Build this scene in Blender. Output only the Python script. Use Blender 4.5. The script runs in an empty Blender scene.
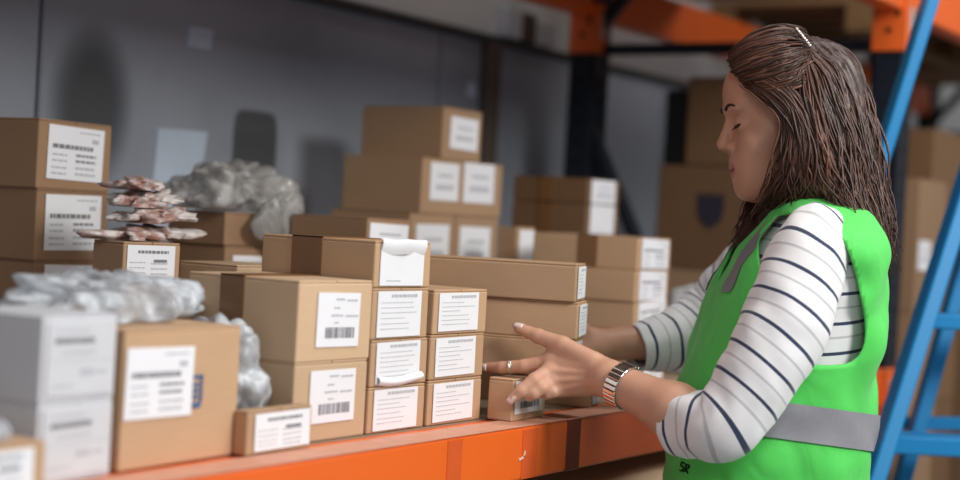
import bpy, bmesh, math, random
import numpy as np
from mathutils import Vector, Matrix, noise

S = bpy.context.scene
COL = S.collection
H = 1.42                       # camera height above the floor
rng = random.Random(7)

# ------------------------------------------------------------------ camera
F = 1563.0                     # focal length in pixels of a 960 wide frame
def cam_axes(yaw, pitch, roll):
    X = np.array([math.sin(yaw), 0, math.cos(yaw)])
    Y = np.array([-math.cos(yaw), 0, math.sin(yaw)])
    Z = np.array([0, -1.0, 0])
    M = np.stack([X, Y, Z], 1)
    p, r = pitch, roll
    Rp = np.array([[1, 0, 0], [0, math.cos(p), -math.sin(p)], [0, math.sin(p), math.cos(p)]])
    Rr = np.array([[math.cos(r), -math.sin(r), 0], [math.sin(r), math.cos(r), 0], [0, 0, 1]])
    return Rr @ Rp @ M
CM = cam_axes(math.radians(33.0), math.radians(.676), math.radians(3.16))
RIGHT, DOWN, FWD = [Vector(CM[i]) for i in range(3)]
def W(px, py, Z):              # point seen at a pixel, Z metres away
    return Vector((0, 0, H)) + (RIGHT * ((px - 480) / F) + DOWN * ((py - 240) / F) + FWD) * Z
def on_y(px, py, y):
    d = W(px, py, 1) - Vector((0, 0, H)); return Vector((0, 0, H)) + d * (y / d.y)
def on_x(px, py, x):
    d = W(px, py, 1) - Vector((0, 0, H)); return Vector((0, 0, H)) + d * (x / d.x)

cd = bpy.data.cameras.new('camera'); cam = bpy.data.objects.new('camera', cd); COL.objects.link(cam)
up, back = -DOWN, -FWD
cam.matrix_world = Matrix(((RIGHT.x, up.x, back.x, 0), (RIGHT.y, up.y, back.y, 0), (RIGHT.z, up.z, back.z, H), (0, 0, 0, 1)))
cd.sensor_width = 36; cd.lens = F / 960 * 36; cd.clip_start = .05; cd.clip_end = 60
cd.dof.use_dof = True; cd.dof.focus_distance = 2.12; cd.dof.aperture_fstop = 1.95
S.camera = cam

# ------------------------------------------------------------------ materials
def lin(r, g, b):
    f = lambda c: (c / 255 / 12.92) if c / 255 <= .04045 else ((c / 255 + .055) / 1.055) ** 2.4
    return (f(r), f(g), f(b))
def nodes(name):
    m = bpy.data.materials.new(name); m.use_nodes = True
    nt = m.node_tree; b = nt.nodes['Principled BSDF']
    return m, nt, b
def mat(name, rgb, rough=.6, metal=0, var=.08, scale=30, bump=0, spec=.4, coat=0, sheen=0, trans=0, coords='Object', bump_scale=None):
    m, nt, b = nodes(name)
    b.inputs['Roughness'].default_value = rough
    b.inputs['Metallic'].default_value = metal
    b.inputs['Specular IOR Level'].default_value = spec
    b.inputs['Coat Weight'].default_value = coat
    b.inputs['Sheen Weight'].default_value = sheen
    tc = nt.nodes.new('ShaderNodeTexCoord')
    n = nt.nodes.new('ShaderNodeTexNoise'); n.inputs['Scale'].default_value = scale; n.inputs['Detail'].default_value = 5
    nt.links.new(tc.outputs[coords], n.inputs['Vector'])
    mx = nt.nodes.new('ShaderNodeMix'); mx.data_type = 'RGBA'
    mx.inputs[6].default_value = (*[max(0, c * (1 - var)) for c in rgb], 1)
    mx.inputs[7].default_value = (*[min(1, c * (1 + var)) for c in rgb], 1)
    nt.links.new(n.outputs['Fac'], mx.inputs[0])
    nt.links.new(mx.outputs[2], b.inputs['Base Color'])
    if bump:
        bp = nt.nodes.new('ShaderNodeBump'); bp.inputs['Strength'].default_value = bump; bp.inputs['Distance'].default_value = .002
        n2 = nt.nodes.new('ShaderNodeTexNoise'); n2.inputs['Scale'].default_value = bump_scale or scale * 4; n2.inputs['Detail'].default_value = 6
        nt.links.new(tc.outputs[coords], n2.inputs['Vector'])
        nt.links.new(n2.outputs['Fac'], bp.inputs['Height']); nt.links.new(bp.outputs['Normal'], b.inputs['Normal'])
    return m

def card_mat(name, rgb):
    m, nt, b = nodes(name)
    b.inputs['Roughness'].default_value = .78; b.inputs['Specular IOR Level'].default_value = .25
    tc = nt.nodes.new('ShaderNodeTexCoord'); oi = nt.nodes.new('ShaderNodeObjectInfo')
    n = nt.nodes.new('ShaderNodeTexNoise'); n.inputs['Scale'].default_value = 9; n.inputs['Detail'].default_value = 6
    mp = nt.nodes.new('ShaderNodeMapping'); mp.inputs['Scale'].default_value = (1, 1, 14)
    nt.links.new(tc.outputs['Object'], mp.inputs['Vector'])
    n3 = nt.nodes.new('ShaderNodeTexNoise'); n3.inputs['Scale'].default_value = 26; n3.inputs['Detail'].default_value = 8
    nt.links.new(mp.outputs[0], n3.inputs['Vector']); nt.links.new(tc.outputs['Object'], n.inputs['Vector'])
    ad = nt.nodes.new('ShaderNodeMath'); ad.operation = 'ADD'
    nt.links.new(n.outputs['Fac'], ad.inputs[0]); nt.links.new(n3.outputs['Fac'], ad.inputs[1])
    ml = nt.nodes.new('ShaderNodeMath'); ml.operation = 'MULTIPLY'; ml.inputs[1].default_value = .5
    nt.links.new(ad.outputs[0], ml.inputs[0])
    mx = nt.nodes.new('ShaderNodeMix'); mx.data_type = 'RGBA'
    mx.inputs[6].default_value = (*[c * .88 for c in rgb], 1); mx.inputs[7].default_value = (*[min(1, c * 1.12) for c in rgb], 1)
    nt.links.new(ml.outputs[0], mx.inputs[0])
    hs = nt.nodes.new('ShaderNodeHueSaturation')
    mr = nt.nodes.new('ShaderNodeMapRange'); mr.inputs[3].default_value = .88; mr.inputs[4].default_value = 1.1
    nt.links.new(oi.outputs['Random'], mr.inputs[0]); nt.links.new(mr.outputs[0], hs.inputs['Value'])
    nt.links.new(mx.outputs[2], hs.inputs['Color']); nt.links.new(hs.outputs[0], b.inputs['Base Color'])
    bp = nt.nodes.new('ShaderNodeBump'); bp.inputs['Strength'].default_value = .12; bp.inputs['Distance'].default_value = .002
    nt.links.new(n3.outputs['Fac'], bp.inputs['Height']); nt.links.new(bp.outputs[0], b.inputs['Normal'])
    return m

M = {}
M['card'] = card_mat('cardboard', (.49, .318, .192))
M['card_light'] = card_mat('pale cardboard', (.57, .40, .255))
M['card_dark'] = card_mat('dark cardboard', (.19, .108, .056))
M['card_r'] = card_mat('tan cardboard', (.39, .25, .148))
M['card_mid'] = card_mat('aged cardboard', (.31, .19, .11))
M['card_white'] = mat('white carton board', (.60, .61, .64), .7, var=.05)
M['tape'] = mat('brown packing tape', (.20, .098, .04), .3, var=.1, scale=12, coat=.2)
M['paper'] = mat('label paper', (.80, .81, .84), .65, var=.03)
M['ink'] = mat('black ink', (.20, .20, .22), .7)
M['ink_grey'] = mat('grey ink', (.47, .48, .52), .7)
M['stamp'] = mat('blue stamp ink', (.06, .13, .27), .7)
M['crest'] = mat('dark crest ink', (.035, .03, .05), .7)
M['orange'] = mat('orange painted steel', (.82, .135, .018), .38, var=.1, scale=6, bump=.05, spec=.5)
M['orange_tape'] = mat('worn orange patch', (.66, .10, .02), .5, var=.15, scale=40)
M['dark_strip'] = mat('dark red brown strip', (.16, .025, .008), .5, var=.15)
M['scratch'] = mat('bare scratch', (.75, .55, .42), .6)
M['navy'] = mat('dark blue painted steel', (.006, .010, .019), .4, var=.2, scale=10)
M['steel'] = mat('galvanised steel', (.42, .43, .42), .4, .8, var=.15, scale=40)
M['hole'] = mat('dark hole', (.004, .004, .005), .9)
M['blue'] = mat('blue ladder paint', (.002, .20, .47), .5, var=.06, scale=10)
M['blue_dark'] = mat('blue step tread', (.008, .15, .34), .6, var=.15, scale=60)
M['wood'] = mat('pallet wood', (.21, .115, .05), .8, var=.25, scale=14)
M['deck'] = mat('shelf board', (.30, .21, .14), .8, var=.2, scale=20)
M['skin'] = None
M['metal'] = mat('polished steel', (.72, .71, .68), .22, 1, var=.1, scale=200)
M['black_film'] = mat('black wrap', (.008, .008, .009), .5)

def plastic(name, rgb, alpha, rough=.25):
    m, nt, b = nodes(name)
    b.inputs['Base Color'].default_value = (*rgb, 1); b.inputs['Roughness'].default_value = rough
    b.inputs['Specular IOR Level'].default_value = .6
    tc = nt.nodes.new('ShaderNodeTexCoord')
    n = nt.nodes.new('ShaderNodeTexNoise'); n.inputs['Scale'].default_value = 16; n.inputs['Detail'].default_value = 8; n.inputs['Distortion'].default_value = 1.5
    nt.links.new(tc.outputs['Object'], n.inputs['Vector'])
    cr = nt.nodes.new('ShaderNodeValToRGB'); cr.color_ramp.elements[0].position = .35; cr.color_ramp.elements[1].position = .7
    cr.color_ramp.elements[0].color = (*[c * .6 for c in rgb], 1); cr.color_ramp.elements[1].color = (*rgb, 1)
    nt.links.new(n.outputs['Fac'], cr.inputs['Fac']); nt.links.new(cr.outputs[0], b.inputs['Base Color'])
    mr = nt.nodes.new('ShaderNodeMapRange'); mr.inputs[1].default_value = .3; mr.inputs[2].default_value = .7; mr.inputs[3].default_value = max(0, alpha - .2); mr.inputs[4].default_value = min(1, alpha + .2)
    nt.links.new(n.outputs['Fac'], mr.inputs[0]); nt.links.new(mr.outputs[0], b.inputs['Alpha'])
    bp = nt.nodes.new('ShaderNodeBump'); bp.inputs['Strength'].default_value = .5; bp.inputs['Distance'].default_value = .006
    nt.links.new(n.outputs['Fac'], bp.inputs['Height']); nt.links.new(bp.outputs[0], b.inputs['Normal'])
    return m
M['bag_clear'] = plastic('clear plastic', (.84, .90, .96), .52, .14)
M['bag_grey'] = plastic('grey plastic', (.56, .55, .53), .62, .18)
M['bag_white'] = plastic('white bubble plastic', (.76, .80, .84), .66, .2)

# sachets: pinkish blotches under clear film
def sachet_mat():
    m, nt, b = nodes('pink and white sachet film')
    tc = nt.nodes.new('ShaderNodeTexCoord'); v = nt.nodes.new('ShaderNodeTexNoise'); v.inputs['Scale'].default_value = 38; v.inputs['Detail'].default_value = 3
    nt.links.new(tc.outputs['Object'], v.inputs['Vector'])
    cr = nt.nodes.new('ShaderNodeValToRGB')
    e = cr.color_ramp.elements; e[0].position = .40; e[0].color = (.36, .20, .165, 1); e[1].position = .60; e[1].color = (.62, .58, .56, 1)
    nt.links.new(v.outputs['Fac'], cr.inputs[0]); nt.links.new(cr.outputs[0], b.inputs['Base Color']); b.inputs['Roughness'].default_value = .3
    return m
M['sachet'] = sachet_mat()

# wall panels: blue grey sheet with two soft dark patches mixed into the colour
def wall_mat():
    m, nt, b = nodes('blue grey wall sheet'); b.inputs['Roughness'].default_value = .55; b.inputs['Specular IOR Level'].default_value = .3
    tc = nt.nodes.new('ShaderNodeTexCoord')
    n = nt.nodes.new('ShaderNodeTexNoise'); n.inputs['Scale'].default_value = 2.2; n.inputs['Detail'].default_value = 4
    nt.links.new(tc.outputs['Object'], n.inputs['Vector'])
    cr = nt.nodes.new('ShaderNodeValToRGB'); cr.color_ramp.elements[0].position = .3; cr.color_ramp.elements[1].position = .75
    cr.color_ramp.elements[0].color = (.28, .31, .355, 1); cr.color_ramp.elements[1].color = (.42, .46, .52, 1)
    nt.links.new(n.outputs['Fac'], cr.inputs['Fac'])
    prev = cr.outputs[0]
    def dark_patch(cx, cz, hx, hz, soft, col, pw):
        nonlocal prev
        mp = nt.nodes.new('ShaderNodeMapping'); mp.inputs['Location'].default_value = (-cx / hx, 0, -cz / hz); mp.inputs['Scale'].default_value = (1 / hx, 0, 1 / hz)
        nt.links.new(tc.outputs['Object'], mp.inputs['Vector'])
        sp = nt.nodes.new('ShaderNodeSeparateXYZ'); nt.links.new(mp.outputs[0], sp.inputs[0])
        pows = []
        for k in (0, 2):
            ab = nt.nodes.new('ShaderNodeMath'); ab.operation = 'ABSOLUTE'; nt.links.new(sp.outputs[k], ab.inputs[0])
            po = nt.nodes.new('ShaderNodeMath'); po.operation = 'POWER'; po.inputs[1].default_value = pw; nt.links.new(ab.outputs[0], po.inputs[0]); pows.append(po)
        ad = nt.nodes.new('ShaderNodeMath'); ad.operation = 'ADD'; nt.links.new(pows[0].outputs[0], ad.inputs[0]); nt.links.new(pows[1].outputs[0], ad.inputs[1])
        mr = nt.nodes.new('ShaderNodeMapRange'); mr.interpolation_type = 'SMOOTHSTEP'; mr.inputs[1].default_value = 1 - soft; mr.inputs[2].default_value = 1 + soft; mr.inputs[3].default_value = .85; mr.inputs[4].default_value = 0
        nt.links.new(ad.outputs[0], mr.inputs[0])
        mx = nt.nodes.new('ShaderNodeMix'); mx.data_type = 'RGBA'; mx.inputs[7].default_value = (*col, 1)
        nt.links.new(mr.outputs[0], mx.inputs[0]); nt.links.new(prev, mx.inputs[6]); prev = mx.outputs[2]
    dark_patch(1.945, H + .165, .085, .13, .75, (.055, .055, .055), 2)
    dark_patch(2.385, H + .105, .066, .092, .3, (.06, .06, .062), 6)
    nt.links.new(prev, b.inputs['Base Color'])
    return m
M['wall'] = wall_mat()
M['wall_upper'] = mat('pale upper wall', (.43, .42, .41), .7, var=.12, scale=3)
M['flash'] = mat('dark flashing', (.05, .052, .055), .6)
M['brown_post'] = mat('brown steel post', (.10, .075, .06), .6)
M['floor'] = mat('concrete floor', (.30, .295, .285), .6, var=.2, scale=4)

# ------------------------------------------------------------------ mesh helpers
def link(name, me, m=None, parent=None):
    o = bpy.data.objects.new(name, me); COL.objects.link(o)
    if m:
        for x in (m if isinstance(m, (list, tuple)) else [m]): me.materials.append(x)
    if parent: o.parent = parent
    return o
def from_bm(name, bm, m=None, parent=None, smooth=False):
    me = bpy.data.meshes.new(name); bm.to_mesh(me); bm.free()
    if smooth:
        for p in me.polygons: p.use_smooth = True
    return link(name, me, m, parent)
def empty(name, loc=(0, 0, 0), rz=0):
    o = bpy.data.objects.new(name, None); COL.objects.link(o); o.location = loc; o.rotation_euler = (0, 0, rz); o.empty_display_size = .05
    return o
def tag(o, label, cat, group=None, kind=None):
    o['label'] = label; o['category'] = cat
    if group: o['group'] = group
    if kind: o['kind'] = kind
    return o
def struct(o):
    o['kind'] = 'structure'; return o
def box(bm, x0, x1, y0, y1, z0, z1, bevel=0, mi=0, mtx=None, seg=1):
    r = bmesh.ops.create_cube(bm, size=1)
    vs = r['verts']
    for v in vs: v.co = Vector((x0 + (v.co.x + .5) * (x1 - x0), y0 + (v.co.y + .5) * (y1 - y0), z0 + (v.co.z + .5) * (z1 - z0)))
    fs = list({f for v in vs for f in v.link_faces})
    for f in fs: f.material_index = mi
    if bevel:
        es = list({e for v in vs for e in v.link_edges})
        rr = bmesh.ops.bevel(bm, geom=es, offset=bevel, segments=seg, affect='EDGES', profile=.5)
        vs = list({v for f in rr['faces'] for v in f.verts} | {v for v in vs if v.is_valid})
        for f in rr['faces']: f.material_index = mi
    if mtx is not None:
        for v in vs: v.co = mtx @ v.co
    return vs
def bar(bm, p0, p1, w, d, updir=Vector((0, 1, 0)), bevel=0, mi=0):
    """rectangular bar from p0 to p1; w along the side axis, d along updir"""
    p0, p1 = Vector(p0), Vector(p1); ax = (p1 - p0); L = ax.length; ax.normalize()
    dd = (updir - ax * updir.dot(ax)).normalized(); ss = ax.cross(dd)
    mt = Matrix(((ss.x, dd.x, ax.x, p0.x), (ss.y, dd.y, ax.y, p0.y), (ss.z, dd.z, ax.z, p0.z), (0, 0, 0, 1)))
    return box(bm, -w / 2, w / 2, -d / 2, d / 2, 0, L, bevel, mi, mt)
def tube(bm, pts, rad, n=8, mi=0, cap=True):
    pts = [Vector(p) for p in pts]; rings = []
    prev = None
    for i, p in enumerate(pts):
        t = (pts[min(i + 1, len(pts) - 1)] - pts[max(i - 1, 0)]).normalized()
        if prev is None:
            a = Vector((0, 0, 1)) if abs(t.z) < .9 else Vector((1, 0, 0))
            u = t.cross(a).normalized()
        else:
            u = (prev - t * prev.dot(t)).normalized()
        prev = u; v = t.cross(u)
        r = rad[i] if isinstance(rad, (list, tuple)) else rad
        rings.append([bm.verts.new(p + (u * math.cos(2 * math.pi * k / n) + v * math.sin(2 * math.pi * k / n)) * r) for k in range(n)])
    for a, b in zip(rings, rings[1:]):
        for k in range(n):
            f = bm.faces.new((a[k], a[(k + 1) % n], b[(k + 1) % n], b[k])); f.material_index = mi; f.smooth = True
    if cap:
        bm.faces.new(rings[0][::-1]).material_index = mi; bm.faces.new(rings[-1]).material_index = mi

# ------------------------------------------------------------------ the setting
bm = bmesh.new(); box(bm, -1.5, 7.5, -3.2, 2.1, -.1, 0)
struct(from_bm('floor', bm, M['floor']))
WY = 2.1
bm = bmesh.new()                                   # sandwich panels with joints
xs = [-1.5, .63, 1.825, 3.02, 4.2, 5.4, 7.5]
for a, b_ in zip(xs, xs[1:]): box(bm, a + .004, b_ - .004, WY, WY + .08, 0, H + .445, .004)
box(bm, -1.5, 7.5, WY + .02, WY + .08, 0, H + .445)
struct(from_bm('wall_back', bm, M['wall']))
bm = bmesh.new(); box(bm, -1.5, 7.5, WY + .01, WY + .09, H + .445, 4.2)
M['band_glow'] = mat('pale wall band with added glow', (.43, .42, .41), .7, var=.12, scale=3)
_b = M['band_glow'].node_tree.nodes['Principled BSDF']; _b.inputs['Emission Color'].default_value = (1, .96, .93, 1); _b.inputs['Emission Strength'].default_value = .045  # weak emission added to brighten the upper wall band, no real light source
struct(from_bm('glowing_wall_band', bm, M['band_glow']))
bm = bmesh.new(); box(bm, -1.5, 7.5, WY - .018, WY + .02, H + .436, H + .458, .003)
struct(from_bm('trim_1', bm, M['flash']))
bm = bmesh.new(); box(bm, 3.19, 3.245, WY - .03, WY, 0, H + .436, .004)
struct(from_bm('trim_2', bm, M['brown_post']))
bm = bmesh.new(); box(bm, 7.5, 7.58, -3.2, 2.2, 0, 4.2)
struct(from_bm('wall_right', bm, M['wall_upper']))

def paper(pts, label):
    bm = bmesh.new(); f = bm.faces.new([bm.verts.new(p) for p in pts])
    r = bmesh.ops.extrude_face_region(bm, geom=[f])
    for v in r['geom']:
        if isinstance(v, bmesh.types.BMVert): v.co.y += .002
    return tag(from_bm('paper_sheet', bm, M['wallpaper']), label, 'paper')
M['wallpaper'] = mat('pale blue paper', (.58, .68, .80), .7)
P_ = lambda x, z: Vector((x, WY - .002, H + z))
paper([P_(2.10, -.04), P_(2.222, -.04), P_(2.244, .144), P_(2.112, .141)], 'large pale blue sheet stuck on the grey wall behind the grey plastic bag')
paper([P_(2.177, .302), P_(2.240, .302), P_(2.246, .341), P_(2.182, .341)], 'small pale sheet stuck high on the grey wall alone')
q = [on_y(a, b, WY) for a, b in ((466, 96), (475, 97), (475, 83), (468, 82))]
paper([Vector((p.x, WY - .002, p.z)) for p in q], 'tiny pale sticker on the wall above the topmost carton')

# goods and notices along the pale upper band of the wall
def wallpart(px0, py0, px1, py1, name, m, label, cat, dep=.03):
    a = on_y(px0, py0, WY); b_ = on_y(px1, py1, WY)
    bm = bmesh.new(); box(bm, a.x, b_.x, WY - dep, WY + .009, b_.z, a.z, .003)
    tag(from_bm(name, bm, m), label, cat)
M['panel_white'] = mat('white board', (.62, .66, .70), .6)
wallpart(499, 6, 512, 40, 'notice_board', M['panel_white'], 'bright white board on the upper wall left of the brown one', 'board')
wallpart(513, 12, 526, 43, 'wood_board', M['brown_post'], 'brown board on the upper wall between two white boards', 'board')
wallpart(528, 20, 545, 49, 'notice_board', M['panel_white'], 'white board on the upper wall nearest the left orange bracket', 'board')

# ------------------------------------------------------------------ pallet rack
XF = 3.327                      # near face of the upright frame
YF, YR = 1.10, 1.862            # near faces of its two posts
def bracket(parent, x, y, z0, z1, sgn=1):
    """folded connector round the near corner of a post, with slot, hole and safety pin"""
    bm = bmesh.new()
    box(bm, x - .006, x, y - .008, y + .068, z0, z1, .002)
    box(bm, x - .006, x + .05, y - .010, y - .003, z0, z1, .002)
    br = from_bm('beam_connector', bm, M['orange'], parent)
    bm = bmesh.new()
    box(bm, x - .0072, x - .0055, y + .008, y + .016, z1 - .052, z1 - .026)
    r = bmesh.ops.create_circle(bm, cap_ends=True, segments=14, radius=.0065, matrix=Matrix.Translation((x - .0075, y + .03, z0 + .045)) @ Matrix.Rotation(math.pi / 2, 4, 'Y'))
    from_bm('slot', bm, M['hole'], br)
    bm = bmesh.new(); box(bm, x + .012, x + .030, y - .015, y - .009, z0 + .035, z1 - .028, .002)
    from_bm('safety_pin', bm, M['steel'], br)
    return br
def post(parent, x, y, z1):
    bm = bmesh.new()
    box(bm, x, x + .085, y, y + .008, 0, z1, .002); box(bm, x, x + .008, y, y + .066, 0, z1, .002); box(bm, x + .077, x + .085, y, y + .066, 0, z1, .002)
    box(bm, x, x + .03, y + .058, y + .066, 0, z1, .002); box(bm, x + .055, x + .085, y + .058, y + .066, 0, z1, .002)
    po = from_bm('post', bm, M['navy'], parent)
    bm = bmesh.new()
    z = H - .45
    while z < H + .62:
        box(bm, x + .035, x + .05, y - .0006, y + .001, z, z + .014)
        box(bm, x - .0006, x + .001, y + .027, y + .041, z, z + .014)
        z += .05
    from_bm('slot_row', bm, M['hole'], po)['kind'] = 'stuff'
    bm = bmesh.new(); box(bm, x - .03, x + .115, y - .03, y + .10, 0, .008, .002); from_bm('base_plate', bm, M['navy'], parent)
def frame(x, label, braces=True):
    e = empty('rack_upright', (x, YF, 0)); tag(e, label, 'rack upright', 'dark blue rack uprights')
    sub = []
    post(e, x, YF, 3.2); post(e, x, YR, 3.2)
    bm = bmesh.new(); bar(bm, (x + .045, YF + .06, H + .4365), (x + .045, YR + .01, H + .4365), .026, .03, Vector((1, 0, 0)), .003); from_bm('horizontal_brace', bm, M['navy'], e)
    for (z0, z1) in ((.255, -1.10), (.47, 1.3)):
        bm = bmesh.new(); bar(bm, (x + .03, YR + .02, H + z0), (x + .03, YF + .05, H + z1), .030, .025, Vector((1, 0, 0)), .003); from_bm('diagonal_brace', bm, M['navy'], e)
    for o in e.children: o.matrix_parent_inverse = e.matrix_world.inverted()
    return e
bpy.context.view_layer.update()
def fixparent(e):
    bpy.context.view_layer.update()
    inv = Matrix.Translation(e.location).inverted()
    for o in e.children: o.matrix_parent_inverse = inv
e = frame(XF, 'dark blue upright frame with horizontal and diagonal brace behind the woman'); fixparent(e)
e = frame(6.05, 'dark blue upright frame far right behind the blue ladder'); fixparent(e)

def beam(x0, x1, y, z0, z1, label, lc=False, rc=False, grp='orange rack beams'):
    bm = bmesh.new(); box(bm, x0, x1, y, y + .05, z0, z1, .005, seg=3)
    o = from_bm('rack_beam', bm, M['orange']); tag(o, label, 'rack beam', grp)
    return o
ZS = H - .276
front = beam(.25, XF - .001, YF, ZS - .075, ZS, 'long orange beam along the front of the shelf under the cartons')
bm = bmesh.new(); box(bm, .25, XF - .003, YF + .05, YF + .075, ZS - .075, ZS - .002, .002); from_bm('step_flange', bm, M['orange'], front)
def beam_patch(px0, py0, px1, py1, name, m):
    a = on_y(px0, py0, YF); b_ = on_y(px1, py1, YF)
    bm = bmesh.new(); box(bm, a.x, b_.x, YF - .0008, YF + .001, max(min(a.z, b_.z), ZS - .073), min(max(a.z, b_.z), ZS - .004)); from_bm(name, bm, m, front)
beam_patch(448, 440, 458, 520, 'tape_patch', M['orange_tape'])
beam_patch(523, 430, 534, 500, 'tape_patch', M['orange_tape'])
a = on_y(566.5, 430, YF)
bm = bmesh.new(); box(bm, a.x, a.x + .042, YF - .0012, YF + .052, ZS - .0752, ZS + .0008, .002); from_bm('dark_band', bm, M['dark_strip'], front)  # darker red brown band round the beam
a = on_y(520, 458, YF); bm = bmesh.new()
bar(bm, (a.x - .004, YF - .001, a.z - .002), (a.x + .010, YF - .001, a.z + .001), .003, .001); bar(bm, (a.x + .008, YF - .001, a.z), (a.x + .011, YF - .001, a.z + .009), .003, .001)
from_bm('scratch', bm, M['scratch'], front)
bm = bmesh.new(); box(bm, .25, XF - .006, YF - .001, YF + .051, ZS - .0005, ZS + .0006); from_bm('worn_top', bm, mat('worn pink orange top', (.62, .30, .20), .6, var=.2, scale=40), front)
beam(.25, XF - .002, YR + .008, ZS - .075, ZS, 'orange beam at the back of the shelf, hidden behind the cartons')
ru1 = beam(.6, XF - .002, YR + .008, H + .516, H + .62, 'upper orange beam at the back, left of the dark upright')
bracket(ru1, XF, YR, H + .4244, H + .545)
ru2 = beam(XF + .087, 6.04, YR + .008, H + .511, H + .62, 'upper orange beam at the back, running right behind her head')
fu = beam(XF + .052, 6.04, YF - .002, H + .506, H + .62, 'upper orange beam at top right beside the blue ladder')
bracket(fu, XF, YF, H + .4188, H + .545)
bracket(front, XF - .001, YF, H - .392, H - .27)

bm = bmesh.new(); box(bm, .3, XF - .01, YF + .076, YR + .007, ZS - .02, ZS - .0005)
tag(from_bm('shelf_deck', bm, M['deck']), 'brown shelf board carrying the cartons behind the orange beam', 'shelf board')

beam(.25, XF - .002, YF, H + .506, H + .62, 'upper orange beam at the front of the shelf bay, above the photo')
bm = bmesh.new(); box(bm, .3, XF - .01, YF + .002, YR + .05, H + .6205, H + .64)  # unseen upper board, added to block light from above
tag(from_bm('shelf_deck', bm, M['deck']), 'unseen upper shelf board above the cartons, added for its shade', 'shelf board')
# pallet on the next bay's upper level, seen end on under the top of the frame
pe = empty('wooden_pallet', (4.45, .99, H + .62)); tag(pe, 'brown wooden pallet on the upper orange beams above her head', 'pallet')
def pal(name, m, x0, x1, y0, y1, z0, z1):
    bm = bmesh.new(); box(bm, x0 - 4.45, x1 - 4.45, y0 - .99, y1 - .99, z0 - H - .62, z1 - H - .62, .003); return from_bm(name, bm, m, pe)

# ------------------------------------------------------------------ cartons
def label_mesh(w, h, style, seed):
    r = random.Random(seed); bm = bmesh.new()
    box(bm, 0, w, -.0009, 0, 0, h)
    def ink(x0, x1, z0, z1, mi): box(bm, x0 * w, x1 * w, -.0013, -.0008, z0 * h, z1 * h, 0, mi)
    def words(x0, x1, z0, z1, mi):
        x = x0
        while x < x1 - .02:
            l = r.uniform(.035, .10); ink(x, min(x + l, x1), z0, z1, mi); x += l + .018
    if style == 'rows':
        words(.55, .92, .89, .92, 2); ink(.78, .9, .72, .80, 2)
        words(.08, .80, .575, .655, 1)
        for k, z in enumerate((.44, .33, .20, .09)):
            words(.08, .34, z, z + .035, 2); words(.50, .86, z + .01, z + .055, 1 if k < 2 else 2)
    elif style == 'barcode':
        words(.42, .62, .86, .90, 2); words(.68, .95, .84, .88, 2); words(.38, .55, .70, .735, 2)
        words(.32, .6, .56, .60, 2); words(.66, .96, .55, .59, 2); words(.40, .52, .43, .46, 2)
        x = .20
        while x < .88:
            l = r.uniform(.010, .028); ink(x, x + l, .16, .36, 1 if r.random() < .75 else 2); x += l + r.uniform(.008, .016)
    elif style == 'sheet':
        words(.30, .92, .86, .93, 2)
        for z in (.74, .63, .52, .40, .28, .17): words(.08, r.uniform(.55, .92), z, z + .018, 2)
    elif style == 'mark':
        words(.22, .86, .78, .86, 1); ink(.55, .83, .54, .62, 1)
        for z in (.52, .38, .24, .12): words(.05, .40, z, z + .03, 2); words(.5, .84, z - .03, z + .01, 2)
    elif style == 'plain':
        words(.25, .8, .62, .70, 2); words(.2, .86, .28, .42, 2)
    elif style == 'blank':
        words(.15, .5, .1, .13, 2)
    elif style == 'carton':
        words(.10, .70, .70, .78, 1); words(.12, .6, .86, .89, 2); words(.2, .7, .56, .60, 2); ink(.02, .98, .47, .478, 2)
        words(.5, .7, .26, .36, 2); words(.74, .9, .28, .33, 2); words(.1, .4, .12, .15, 2)
    me = bpy.data.meshes.new('label'); bm.to_mesh(me); bm.free()
    return me
seedn = 0
def carton(x, y, z, w, d, h, rz=0, label='', m='card', labs=(), tape=None, cat='box', group='cardboard cartons on the shelf', name='cardboard_box', tilt=0, tape_front=False, flaps='x'):
    """near corner at x, y; front face (labels) along +x, left side along +y; z is the height over the floor"""
    global seedn; seedn += 1
    r = random.Random(seedn * 13)
    bm = bmesh.new(); t = .003
    box(bm, 0, w, 0, d, 0, h - t, .0022, seg=2)
    # two lid flaps meeting in the middle
    if flaps == 'x':
        box(bm, .0006, w / 2 - .0007, .0006, d - .0006, h - t, h, .0008); box(bm, w / 2 + .0007, w - .0006, .0006, d - .0006, h - t, h, .0008)
    else:
        box(bm, .0006, w - .0006, .0006, d / 2 - .0007, h - t, h, .0008); box(bm, .0006, w - .0006, d / 2 + .0007, d - .0006, h - t, h, .0008)
    for v in bm.verts:
        n = noise.noise_vector(v.co * 9 + Vector((seedn * 3.1, 0, 0))) * .0009
        if .004 < v.co.z: v.co += Vector((n.x, n.y, 0))
    o = from_bm(name, bm, M[m])
    o.location = (x, y, z); o.rotation_euler = (0, tilt, math.radians(rz))
    tag(o, label, cat, group)
    for (lx, lz, lw, lh, st) in labs:
        me = label_mesh(lw, lh, st, seedn)
        l = link('shipping_label', me, [M['card_white' if st == 'carton' else 'paper'], M['ink'], M['ink_grey']], o); l.location = (lx, -.0010, lz); l.rotation_euler = (0, math.radians(r.uniform(-1.2, 1.2)), 0)
    if tape is not None:
        y0, tw, drop = tape
        bm = bmesh.new()
        box(bm, -.0018, .0003, y0, y0 + tw, h - drop, h + .0012); box(bm, -.0018, w + .0018, y0, y0 + tw, h - .0004, h + .0014); box(bm, w - .0003, w + .0018, y0, y0 + tw, h - drop, h + .0012)
        from_bm('packing_tape', bm, M['tape'], o)
    return o
Z = lambda z: H + z
ZD = ZS                          # deck level
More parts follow.
